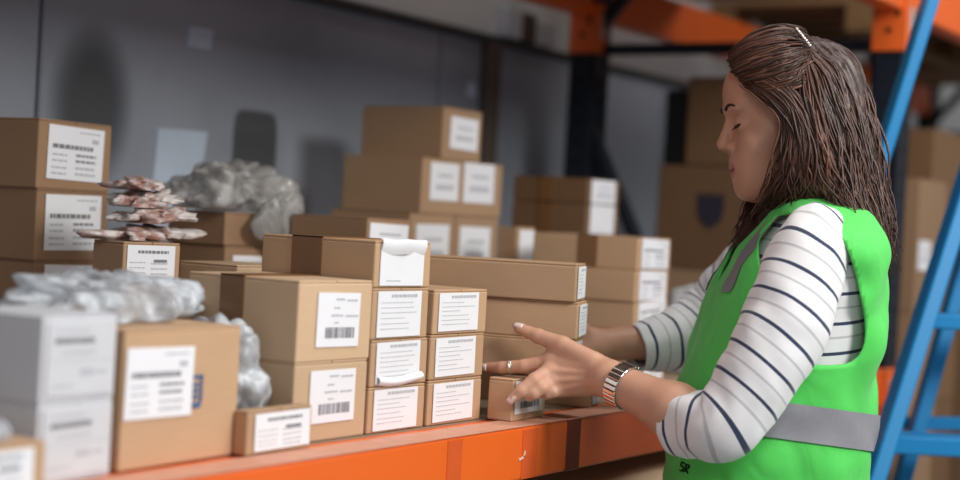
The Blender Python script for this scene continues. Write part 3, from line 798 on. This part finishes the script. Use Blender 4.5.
def skin_mat(name, rgb, rough=.48):
    m = mat(name, rgb, rough, var=.10, scale=55, bump=.12, spec=.35, bump_scale=420)
    b = m.node_tree.nodes['Principled BSDF']; b.inputs['Subsurface Weight'].default_value = .12
    b.inputs['Subsurface Radius'].default_value = (.01, .004, .002); b.inputs['Subsurface Scale'].default_value = .6
    return m
M['skin'] = skin_mat('skin', (.56, .305, .205)); M['lip'] = skin_mat('lips', (.40, .115, .095), .4)
me = mesh_from('person', parts)
person = link('person', me, [M['skin'], M['lip']])
me.polygons.foreach_set('material_index', np.concatenate(mats_idx).astype(np.int32))
tag(person, 'woman with long brown hair in green safety vest and striped top, holding three long cartons', 'person')

# ---- lofted clothes
def catmull(pts, n):
    pts = [np.array(p, float) for p in pts]; out = []
    ext_ = [2 * pts[0] - pts[1]] + pts + [2 * pts[-1] - pts[-2]]
    segs = len(pts) - 1
    for i in range(n + 1):
        t = i / n * segs; k = min(int(t), segs - 1); t -= k
        p0, p1, p2, p3 = ext_[k:k + 4]
        out.append(.5 * ((2 * p1) + (-p0 + p2) * t + (2 * p0 - 5 * p1 + 4 * p2 - p3) * t * t + (-p0 + 3 * p1 - 3 * p2 + p3) * t ** 3))
    return out
def sleeve(bm, uvl, pts, rads, n=90, m=40, seed=0, v0=0.0, amp=.003, skew=0.0):
    c = catmull([list(p) + [r] for p, r in zip(pts, rads)], n)
    ctr = [Vector(x[:3]) for x in c]; rr = [x[3] for x in c]
    rings, vs = [], []; prev = None; s = v0
    for i, p in enumerate(ctr):
        t = (ctr[min(i + 2, n)] - ctr[max(i - 2, 0)]).normalized()
        u = -FWD if prev is None else prev
        u = (u - t * u.dot(t)).normalized(); prev = u; w = t.cross(u)
        if i: s += (p - ctr[i - 1]).length
        ring = []
        for k in range(m):
            a = 2 * math.pi * k / m
            dn = u * math.cos(a) + w * math.sin(a)
            q_ = p + dn * rr[i]
            wr = noise.noise(Vector((s * 24 + seed, math.cos(a) * 1.3, math.sin(a) * 1.3))) + .5 * noise.noise(Vector((s * 55 + a * 1.5 + seed, math.cos(a) * 2, math.sin(a) * 2)))
            ring.append(bm.verts.new(q_ + dn * wr * amp))
        rings.append(ring); vs.append(s)
    for i in range(n):
        for k in range(m):
            f = bm.faces.new((rings[i][k], rings[i][(k + 1) % m], rings[i + 1][(k + 1) % m], rings[i + 1][k])); f.smooth = True
            for lp, (ii, kk) in zip(f.loops, ((i, k), (i, k + 1), (i + 1, k + 1), (i + 1, k))): lp[uvl].uv = (kk / m, vs[ii] - skew * (lp.vert.co - ctr[ii]).dot(RIGHT))
    # turned-in cuff
    last = rings[-1]; c_ = ctr[-1]
    inner = [bm.verts.new(c_ + (v.co - c_) * .86 - (ctr[-1] - ctr[-3]).normalized() * .012) for v in last]
    for k in range(m):
        f = bm.faces.new((last[k], last[(k + 1) % m], inner[(k + 1) % m], inner[k])); f.smooth = True
        for lp in f.loops: lp[uvl].uv = (0, vs[-1])
    return vs[-1]
# torso sections: row in the picture, front and back outline, half width across
SEC = [(196, 785, 830, .060), (203, 779, 840, .092), (211, 773, 850, .132), (221, 766, 857, .160), (234, 755, 864, .170), (255, 740, 870, .170), (290, 722, 871, .164), (330, 708, 867, .157), (380, 694, 860, .150), (430, 681, 853, .150), (480, 675, 850, .154), (530, 672, 852, .163), (590, 672, 858, .170)]
def torso_rings(off, n=70, m=72, wr=.0, top=0, bot=None, seed=0):
    c = catmull([list(x) for x in SEC], n)
    rings = []
    for (py, x0, x1, lw) in c:
        if py < top or (bot and py > bot): continue
        rf = (x1 - x0) / 2 * MP + off; ce = tp((x0 + x1) / 2, py); ring = []
        for k in range(m):
            a = 2 * math.pi * k / m; ca, sa = math.cos(a), math.sin(a)
            e = 2 / 2.35
            ff = math.copysign(abs(ca) ** e, ca) * rf; ll = math.copysign(abs(sa) ** e, sa) * (lw + off)
            h_ = (py - 196) * MP
            w_ = noise.noise(Vector((ff * 9 + seed, ll * 9, h_ * 13))) * 1.0 + .6 * noise.noise(Vector((ff * 22 + h_ * 8, ll * 22 + seed, h_ * 26)))
            s_ = 1 + w_ * wr / .15
            ring.append((Vector(ce + fN * ff * s_ + lN * ll * s_ - np.array(uA) * (abs(ll) / .16) ** 2 * .012), py, ff, ll))
        rings.append(ring)
    return rings
def stripe_mat():
    m, nt, b = nodes('white jersey with navy and grey stripes'); b.inputs['Roughness'].default_value = .85; b.inputs['Sheen Weight'].default_value = .2
    uv = nt.nodes.new('ShaderNodeUVMap'); uv.uv_map = 'UVMap'
    sp = nt.nodes.new('ShaderNodeSeparateXYZ'); nt.links.new(uv.outputs[0], sp.inputs[0])
    dv = nt.nodes.new('ShaderNodeMath'); dv.operation = 'DIVIDE'; dv.inputs[1].default_value = .0405; nt.links.new(sp.outputs[1], dv.inputs[0])
    fr = nt.nodes.new('ShaderNodeMath'); fr.operation = 'FRACT'; nt.links.new(dv.outputs[0], fr.inputs[0])
    cr = nt.nodes.new('ShaderNodeValToRGB'); cr.color_ramp.interpolation = 'CONSTANT'
    e = cr.color_ramp.elements; white = (.77, .77, .78, 1)
    e[0].position = 0; e[0].color = white; e[1].position = .22; e[1].color = (.022, .035, .085, 1)
    for pos, col in ((.335, white), (.70, (.50, .51, .53, 1)), (.78, white)):
        x = e.new(pos); x.color = col
    nt.links.new(fr.outputs[0], cr.inputs[0]); nt.links.new(cr.outputs[0], b.inputs['Base Color'])
    n = nt.nodes.new('ShaderNodeTexNoise'); n.inputs['Scale'].default_value = 600
    bp = nt.nodes.new('ShaderNodeBump'); bp.inputs['Strength'].default_value = .15; bp.inputs['Distance'].default_value = .001
    nt.links.new(n.outputs['Fac'], bp.inputs['Height']); nt.links.new(bp.outputs[0], b.inputs['Normal'])
    return m
M['stripe'] = stripe_mat()
bm = bmesh.new(); uvl = bm.loops.layers.uv.new('UVMap')
Ls = [P(824, 232, 2.115), P(812, 246, 2.055), P(786, 322, 2.018), P(750, 388, 2.005), P(724, 424, 2.003), P(700, 424, 2.028), P(676, 424, 2.058)]
sleeve(bm, uvl, Ls, [.034, .050, .0565, .0505, .0465, .0440, .0410], seed=2, v0=.004, amp=.0042, skew=.22)
Rs = [P(795, 240, 2.36), P(756, 272, 2.43), P(726, 304, 2.468), P(702, 326, 2.466), P(674, 340, 2.445), P(634, 348, 2.418)]
sleeve(bm, uvl, Rs, [.046, .056, .058, .057, .049, .037], seed=9, v0=0, amp=.0045)
rings = torso_rings(-.004, wr=.002, seed=4)
bv = [[bm.verts.new(x[0]) for x in r] for r in rings]
for i in range(len(bv) - 1):
    for k in range(72):
        f = bm.faces.new((bv[i][k], bv[i + 1][k], bv[i + 1][(k + 1) % 72], bv[i][(k + 1) % 72])); f.smooth = True
        for lp, ii in zip(f.loops, (i, i + 1, i + 1, i)): lp[uvl].uv = (0, (rings[ii][0][1] - 196) * MP + .012)
from_bm('striped_top', bm, M['stripe'], person)

def vest_mat(name, rgb, rough=.6):
    m = mat(name, rgb, rough, var=.06, scale=60, bump=.2, spec=.3, sheen=.15, bump_scale=700)
    nt = m.node_tree; b = nt.nodes['Principled BSDF']; prev = b.inputs['Normal'].links[0].from_node
    tc = nt.nodes.new('ShaderNodeTexCoord'); mp = nt.nodes.new('ShaderNodeMapping'); mp.inputs['Scale'].default_value = (1, 1, .55)
    n = nt.nodes.new('ShaderNodeTexNoise'); n.inputs['Scale'].default_value = 13; n.inputs['Detail'].default_value = 1.5; n.inputs['Distortion'].default_value = 1.6
    nt.links.new(tc.outputs['Object'], mp.inputs[0]); nt.links.new(mp.outputs[0], n.inputs['Vector'])
    bp = nt.nodes.new('ShaderNodeBump'); bp.inputs['Strength'].default_value = .5; bp.inputs['Distance'].default_value = .011
    nt.links.new(n.outputs['Fac'], bp.inputs['Height']); nt.links.new(bp.outputs[0], prev.inputs['Normal'])
    return m
M['vest'] = vest_mat('neon green fabric', (.085, .62, .10)); M['reflect'] = mat('grey reflective tape', (.26, .26, .285), .55, .1, var=.08, scale=120, bump=.1)
rings = torso_rings(.011, n=100, m=110, wr=.0105, top=199, bot=585, seed=11)
def clip_poly(vals, vs):                    # keep the part of a polygon where the value is positive
    out = []
    for i in range(len(vs)):
        a, b_, fa_, fb_ = vs[i], vs[(i + 1) % len(vs)], vals[i], vals[(i + 1) % len(vs)]
        if fa_ >= 0: out.append(a)
        if (fa_ >= 0) != (fb_ >= 0): out.append(a + (b_ - a) * (fa_ / (fa_ - fb_)))
    return out
def shell(polys, name, m, parent, off, thick, func=None):
    bm = bmesh.new(); key = {}
    for fv in polys:
        if func:
            fv = clip_poly([func(c) for c in fv], fv)
        vs = []
        for c in fv:
            k_ = tuple(round(x, 5) for x in c)
            if k_ not in key: key[k_] = bm.verts.new(c)
            if key[k_] not in vs: vs.append(key[k_])
        if len(vs) < 3: continue
        try: bm.faces.new(vs).smooth = True
        except ValueError: pass
    bmesh.ops.remove_doubles(bm, verts=bm.verts[:], dist=.0012 if off else .0004)
    bm.normal_update()
    if off:
        for v in bm.verts:
            rel = v.co - HO
            v.co += (fA * (rel.dot(fA) - 28 * MP) / .012 + lA * rel.dot(lA) / .026).normalized() * off
    o = from_bm(name, bm, m, parent)
    if thick: sm = o.modifiers.new('thick', 'SOLIDIFY'); sm.thickness = thick; sm.offset = 1
    return o
MM = 110
def loc(c):
    rel = c - HO; ff = rel.dot(fA); ll = rel.dot(lA); uu = rel.dot(uA)
    c_ = c - Vector((0, 0, H)); z_ = c_.dot(FWD)
    if ll > 0: return 480 + F * c_.dot(RIGHT) / z_, 240 + F * c_.dot(DOWN) / z_, ff, ll
    return 795 - ff / MP, 135 - uu / MP, ff, ll
def keep_vest(c):
    px, py, ff, ll = loc(c)
    cx, cy, rx, ry = (812 + .22 * (py - 290), 290, 47, 75) if ll > 0 else (806, 292, 50, 78)
    a = (abs((px - cx) / rx) ** 2.9 + abs((py - cy) / ry) ** 2.9 - 1) * 40
    a = max(a, (.075 - abs(ll)) * 1000)
    v = abs(ll) * 1000 - (62 - (py - 200) * .75)            # V neck at the front
    if ff < 0: v = 100
    return min(a, v)
def keep_band(c):
    px, py, ff, ll = loc(c); yb_ = (426 + (px - 820) * .15) if ll > 0 else 426
    return min(py - yb_ + 19, yb_ + 18 - py)
def keep_strip(c):
    px, py, ff, ll = loc(c)
    return min((abs(ll) - .052) * 1000, (.084 - abs(ll)) * 1000, ff * 1000 - 20, 292 - py, keep_vest(c))
polys = []
for i in range(len(rings) - 1):
    for k in range(MM):
        k2 = (k + 1) % MM
        polys.append([rings[i][k][0], rings[i + 1][k][0], rings[i + 1][k2][0], rings[i][k2][0]])
vest = shell(polys, 'safety_vest', M['vest'], person, 0, .003, keep_vest)
shell(polys, 'reflective_band', M['reflect'], vest, .0064, 0, keep_band)
shell(polys, 'reflective_strip', M['reflect'], vest, .0056, 0, keep_strip)
# small dark emblem on the vest hem at the front
def near_px(pl):
    c = sum(pl, Vector()) / 4; px, py, ff, ll = loc(c)
    return ((px - 687) ** 2 + (py - 468) ** 2) if ll > .01 else 1e9
pl = min(polys, key=near_px); c = sum(pl, Vector()) / 4
tx = (pl[3] - pl[0]).normalized(); tz = (pl[0] - pl[1]).normalized(); nn = tx.cross(tz).normalized()
if nn.dot(c - Vector((hip[0], hip[1], c.z))) < 0: nn = -nn
if tx.dot(RIGHT) < 0: tx = -tx
bm = bmesh.new()
for gl in ([(-.2, 1), (-1, 1), (-1, .1), (-.2, 0), (-.2, -1), (-1, -1)], [(.3, -1), (.3, 1), (1, .9), (1, .2), (.35, 0), (1.1, -1)]):
    tube(bm, [c + nn * .0042 + tx * a_ * .009 + tz * b_ * .0055 for a_, b_ in gl], .0011, 5)
from_bm('emblem', bm, M['hole'], vest)
# trousers and shoes (below the frame)
M['denim'] = mat('dark trousers', (.03, .035, .05), .8); M['shoe'] = mat('black shoe', (.02, .02, .02), .5)
def trousers(g):
    d = None
    for s in (-1, 1):
        hp_ = hip + lh * .085 * s; z0 = hp_ * np.array([1, 1, 0])
        c_ = smin(cone(g, hp_, z0 + np.array([0, 0, .46]) + fh * .015, .102, .072), cone(g, z0 + np.array([0, 0, .46]) + fh * .015, z0 + np.array([0, 0, .10]) - fh * .02, .072, .062), .02)
        d = c_ if d is None else smin(d, c_, .02)
    return smin(d, cone(g, hip - np.array([0, 0, -.02]), hip + np.array([0, 0, .10]), .125, .13), .04)
v, q = surface(trousers, np.minimum(hip, foot_c) - np.array([.25, .25, 0]) + np.array([0, 0, .02]), hip + np.array([.25, .25, .26]), .010)
link('trousers', mesh_from('trousers', [(v, q)]), M['denim'], person)
for s in (-1, 1):
    b0 = (foot_c + lh * .085 * s)
    def shoe(g): return smax(smin(cone(g, b0 + np.array([0, 0, .055]) - fh * .035, b0 + np.array([0, 0, .040]) + fh * .125, .047, .040), cone(g, b0 + np.array([0, 0, .05]) - fh * .02, b0 + np.array([0, 0, .11]) - fh * .02, .046, .046), .02), .004 - g[..., 2], .004)
    v, q = surface(shoe, b0 - np.array([.22, .22, .01]), b0 + np.array([.22, .22, .18]), .006)
    link('shoe', mesh_from('shoe', [(v, q)]), M['shoe'], person)

# ---- hair
def hair_sdf(g):
    d = ell(g, (-.002, 0, .055), (.093, .078, .084))
    cut = ell(g, (.073, 0, -.016), (.056, .30, .090))
    d = smax(d, -cut, .012)
    def hc(a, b_, r1, r2):
        a, b_ = hp(*a), hp(*b_); return cone(g, a, b_, r1, r2)
    body = hc((820, 85, 0), (838, 150, 0), .050, .046)
    body = smin(body, hc((838, 150, 0), (856, 225, 0), .046, .030), .03)
    body = smin(body, hc((828, 120, .05), (842, 205, .06), .034, .026), .03)
    body = smin(body, hc((828, 120, -.05), (842, 205, -.06), .034, .026), .03)
    for s in (1, -1):
        body = smin(body, hc((806, 100, .060 * s), (806, 205, .066 * s), .026, .022), .02)
    body = smin(body, hc((790, 190, .04), (768, 222, .02), .022, .014), .02)
    body = smin(body, hc((790, 190, -.04), (762, 225, -.03), .022, .016), .02)
    d = smin(d, body, .025)
    # strand grooves
    ang = np.arctan2(g[..., 1], -g[..., 0] + .02)
    d = d + .0022 * np.sin(ang * 34 + 5 * np.sin(g[..., 2] * 28)) + .0012 * np.sin(ang * 71 + 3 * np.sin(g[..., 2] * 41))
    return d
v, q = surface(hair_sdf, (-.19, -.13, -.20), (.11, .13, .165), .0034)
def hair_mat():
    m, nt, b = nodes('brown hair'); b.inputs['Roughness'].default_value = .4; b.inputs['Specular IOR Level'].default_value = .4
    at = nt.nodes.new('ShaderNodeAttribute'); at.attribute_name = 'tone'
    cr = nt.nodes.new('ShaderNodeValToRGB'); e = cr.color_ramp.elements
    e[0].color = (.018, .008, .006, 1); e[1].color = (.20, .092, .056, 1)
    x = e.new(.5); x.color = (.066, .027, .018, 1)
    nt.links.new(at.outputs['Fac'], cr.inputs[0]); nt.links.new(cr.outputs[0], b.inputs['Base Color'])
    return m
M['hair'] = hair_mat()
hme = mesh_from('hair', [(to_world(v), q)]); hair = link('hair', hme, M['hair'], person)
ta = hme.attributes.new('tone', 'FLOAT', 'POINT'); ta.data.foreach_set('value', np.full(len(hme.vertices), .2, np.float32))
FAM = [
 ([[(732, 50, -.02), (757, 35, -.02), (785, 29, -.02), (808, 40, -.01)], [(729, 54, .02), (753, 38, .03), (785, 31, .03), (806, 42, .02)], [(728, 62, .034), (753, 47, .053), (785, 40, .058), (807, 46, .048)], [(732, 73, .046), (755, 63, .069), (785, 54, .074), (808, 50, .060)], [(743, 82, .058), (765, 78, .080), (790, 68, .084), (811, 56, .066)], [(748, 90, .064), (772, 92, .086), (796, 84, .091), (812, 64, .074)]], 280, .004, .3),
 ([[(812, 38, -.03), (846, 56, -.02), (867, 112, -.02), (879, 185, .0), (888, 265, .02)], [(812, 42, .02), (845, 62, .02), (864, 116, .03), (876, 190, .04), (886, 270, .055)], [(809, 50, .05), (836, 72, .058), (854, 126, .066), (868, 195, .075), (882, 277, .09)], [(806, 53, .060), (826, 82, .083), (845, 138, .088), (856, 205, .10), (874, 278, .125)], [(804, 55, .066), (812, 90, .086), (826, 150, .096), (842, 198, .105), (870, 256, .138)], [(802, 58, .068), (803, 92, .090), (815, 150, .099), (828, 190, .096), (846, 214, .10)]], 460, .006, .62),
 ([[(742, 83, .058), (764, 97, .079), (784, 114, .086), (786, 145, .088), (774, 180, .078), (754, 216, .02)], [(745, 84, .062), (768, 96, .083), (788, 118, .090), (791, 158, .092), (784, 186, .082), (768, 214, .04)], [(749, 80, .066), (774, 94, .087), (795, 120, .094), (799, 165, .096), (797, 190, .086), (790, 211, .055)], [(754, 76, .072), (780, 92, .090), (801, 124, .098), (806, 170, .099), (811, 192, .088), (808, 212, .060)], [(758, 72, .075), (788, 86, .092), (810, 122, .098), (818, 172, .101), (824, 194, .090), (824, 212, .065)]], 300, .005, .55),
 ([[(739, 60, -.04), (756, 120, -.066), (764, 170, -.064), (750, 208, -.03), (735, 250, -.005)], [(745, 60, -.05), (765, 120, -.075), (776, 170, -.075), (762, 212, -.01), (743, 258, .025)], [(760, 60, -.06), (785, 120, -.085), (790, 180, -.09), (782, 215, -.08), (768, 245, -.07)], [(790, 60, -.07), (820, 120, -.09), (835, 180, -.09), (850, 220, -.09), (862, 258, -.09)], [(820, 60, -.05), (855, 110, -.05), (875, 170, -.05), (880, 215, -.05), (884, 262, -.05)]], 260, .006, .6)]
bm = bmesh.new(); tl = bm.verts.layers.float.new('tone')
hr = random.Random(5)
for gl, cnt_, jit, wav in FAM:
    G = [catmull([hp(*p) for p in g_], 18) for g_ in gl]
    for i in range(int(cnt_ * 1.7)):
        t = hr.random() * (len(G) - 1); k = min(int(t), len(G) - 2); t -= k
        ph, ph2, am = hr.uniform(0, 6.28), hr.uniform(0, 6.28), hr.uniform(.003, .0095)
        o_ = Vector((hr.gauss(0, jit), hr.gauss(0, jit * .8), hr.gauss(0, jit)))
        e0 = hr.uniform(.86, 1.0); st = hr.uniform(0, .06); pts, rad = [], []
        N = 18; r0 = hr.uniform(.0008, .0021)
        for j in range(N + 1):
            s = st + (e0 - st) * j / N; jj = min(int(s * 18), 17); tt = s * 18 - jj
            A = np.array(G[k][jj]) * (1 - tt) + np.array(G[k][jj + 1]) * tt; B = np.array(G[k + 1][jj]) * (1 - tt) + np.array(G[k + 1][jj + 1]) * tt
            c = Vector(A * (1 - t) + B * t) + o_ * (.35 + .65 * s)
            wv = am * wav * 2 * s
            c += Vector((math.sin(s * 17 + ph) * wv, math.cos(s * 13 + ph2) * wv * .7, 0))
            pts.append(head_pt(*c)); rad.append(r0 * (1 - .75 * max(0, s - .55) / .45) * min(1, .5 + j / 4))
        n0 = len(bm.verts); tube(bm, pts, rad, 5)
        bm.verts.ensure_lookup_table(); tone = min(1, max(0, hr.gauss(.44, .2)))
        for v_ in bm.verts[n0:]: v_[tl] = tone
locks = from_bm('hair_locks', bm, M['hair'], hair, True)
# clip
bm = bmesh.new()
c0, c1 = hp(795, 29, .045), hp(809, 47, .066)
pts = [head_pt(*(c0 + (c1 - c0) * t + Vector((0, .006, 0)))) for t in (0, .33, .66, 1)]
tube(bm, pts, .0022, 8)
for t in np.linspace(.05, .95, 8): bmesh.ops.create_icosphere(bm, subdivisions=1, radius=.0032, matrix=Matrix.Translation(head_pt(*(c0 + (c1 - c0) * t + Vector((0, .0075, 0))))))
from_bm('hair_clip', bm, M['metal'], hair, True)
# brows and lashes
M['brow'] = mat('dark brow hair', (.03, .016, .011), .7)
def snap(f0, l, u):                        # walk from the front onto the face surface
    g = np.array([[f0 - .0004 * i, l, u] for i in range(160)]); d = head_sdf(g); k = np.argmax(d < 0); return g[k]
for s in (1, -1):
    bm = bmesh.new(); pts, rad = [], []
    for t in np.linspace(0, 1, 9):
        l = (.016 + .029 * t) * s; u = .0345 + .007 * math.sin(t * 2.2) - .003 * t
        p_ = snap(.115, l, u); pts.append(head_pt(p_[0] + .0002, p_[1], p_[2])); rad.append(.0034 * (1 - .65 * t))
    tube(bm, pts, rad, 6); from_bm('eyebrow', bm, M['brow'], person, True)
    bm = bmesh.new(); pts = []
    for t in np.linspace(0, 1, 9):
        l = (.0205 + .0225 * t) * s; u = .0112 - .0032 * math.sin(t * math.pi) + .001 * t
        p_ = snap(.115, l, u); pts.append(head_pt(p_[0] + .0006, p_[1], p_[2]))
    tube(bm, pts, [.0009] + [.0021] * 7 + [.0011], 6)
    for t in np.linspace(.1, 1, 10):
        l = (.0205 + .0225 * t) * s; u = .0112 - .0032 * math.sin(t * math.pi) + .001 * t
        p_ = snap(.115, l, u); a_ = head_pt(*p_); b_ = head_pt(p_[0] + .0055, p_[1] + .002 * s * t, p_[2] - .0042); tube(bm, [a_, b_], [.0005, .0002], 4)
    from_bm('eyelash', bm, M['brow'], person, True)
# bracelet: ring of small plates round the left wrist
ax = Vector(Lwr - Lel).normalized(); wc = Vector(Lwr) - ax * .027
u_ = (-FWD - ax * (-FWD).dot(ax)).normalized(); w_ = ax.cross(u_)
bm = bmesh.new()
NB = 26
for k in range(NB):
    a = 2 * math.pi * k / NB; dn = u_ * math.cos(a) + w_ * math.sin(a); tn = ax.cross(dn)
    c = wc + dn * .0298
    mt = Matrix(((dn.x, tn.x, ax.x, c.x), (dn.y, tn.y, ax.y, c.y), (dn.z, tn.z, ax.z, c.z), (0, 0, 0, 1)))
    box(bm, -.0014, .0014, -.0031, .0031, -.0105, .0105, .0008, 0, mt)
from_bm('bracelet', bm, M['metal'], person)
# ring on the forefinger, thumb nail
a, b_ = Vector(Lfing[0][0][1]), Vector(Lfing[0][0][2]); c = a * .45 + b_ * .55; ax = (b_ - a).normalized()
u_ = (-FWD - ax * (-FWD).dot(ax)).normalized(); w_ = ax.cross(u_)
bm = bmesh.new()
for off in (-.0012, .0012): tube(bm, [c + ax * off + (u_ * math.cos(t) + w_ * math.sin(t)) * .0094 for t in np.linspace(0, 2 * math.pi, 25)], .0011, 6, cap=False)
bmesh.ops.create_icosphere(bm, subdivisions=2, radius=.0022, matrix=Matrix.Translation(c + u_ * .0102))
from_bm('ring', bm, M['metal'], person, True)
M['nail'] = mat('pale nail', (.72, .55, .50), .25)
def nail(tip, prev_, r, up_):
    tip, prev_ = Vector(tip), Vector(prev_); ax = (tip - prev_).normalized(); n_ = (up_ - ax * up_.dot(ax)).normalized(); sd = ax.cross(n_)
    bm = bmesh.new(); rows = []
    for i in range(6):
        s = i / 5; row = []
        for j in range(5):
            t = (j / 4 - .5) * 2; wd = r * .78 * (1 - .25 * abs(s - .45))
            row.append(bm.verts.new(tip + ax * (-.006 + .0145 * s) + sd * wd * t + n_ * (r * 1.06 - .0028 * t * t - .0030 * s * s)))
        rows.append(row)
    for A, B in zip(rows, rows[1:]):
        for j in range(4): bm.faces.new((A[j], A[j + 1], B[j + 1], B[j]))
    o = from_bm('nail', bm, M['nail'], person, True)
    md = o.modifiers.new('t', 'SOLIDIFY'); md.thickness = .0012; md.offset = 0
nail(Lthumb[0][3], Lthumb[0][2], .0078, -FWD * .55 + uA)
nail(Lfing[0][0][3], Lfing[0][0][2], .0070, -FWD)
nail(Lfing[1][0][3], Lfing[1][0][2], .0068, -FWD)

# ------------------------------------------------------------------ light
def area(name, loc, tgt, size, power, col=(1, 1, 1), sy=None):
    l = bpy.data.lights.new(name, 'AREA'); l.energy = power; l.size = size; l.color = col
    if sy: l.shape = 'RECTANGLE'; l.size_y = sy
    o = bpy.data.objects.new(name, l); COL.objects.link(o); o.location = loc
    o.rotation_euler = (Vector(tgt) - Vector(loc)).to_track_quat('-Z', 'Y').to_euler()
    return o
area('aisle_lamp', (1.45, -1.5, H + 1.4), (2.0, 1.2, H - .1), .9, 74, (1, .97, .93))
area('side_fill', (-.7, -.5, H + 1.25), (1.6, 1.2, H - .1), .8, 14, (1, .96, .92))  # added fill light for the left-facing sides and her face
area('far_wall_fill', (4.7, -1.4, H + 1.5), (3.9, 2.0, H), .8, 28, (1, .97, .93))  # added fill light to brighten the wall of the next bay
area('ceiling_strip', (2.3, -.1, H + 2.5), (2.2, .8, H), .4, 50, (1, .98, .95), 2.4)
w = bpy.data.worlds.new('world'); S.world = w; w.use_nodes = True
w.node_tree.nodes['Background'].inputs[0].default_value = (.75, .85, 1, 1); w.node_tree.nodes['Background'].inputs[1].default_value = .27
S.view_settings.view_transform = 'Standard'; S.view_settings.look = 'None'; S.view_settings.exposure = 0; S.view_settings.gamma = 1
S.cycles.use_denoising = True
bpy.context.view_layer.update()
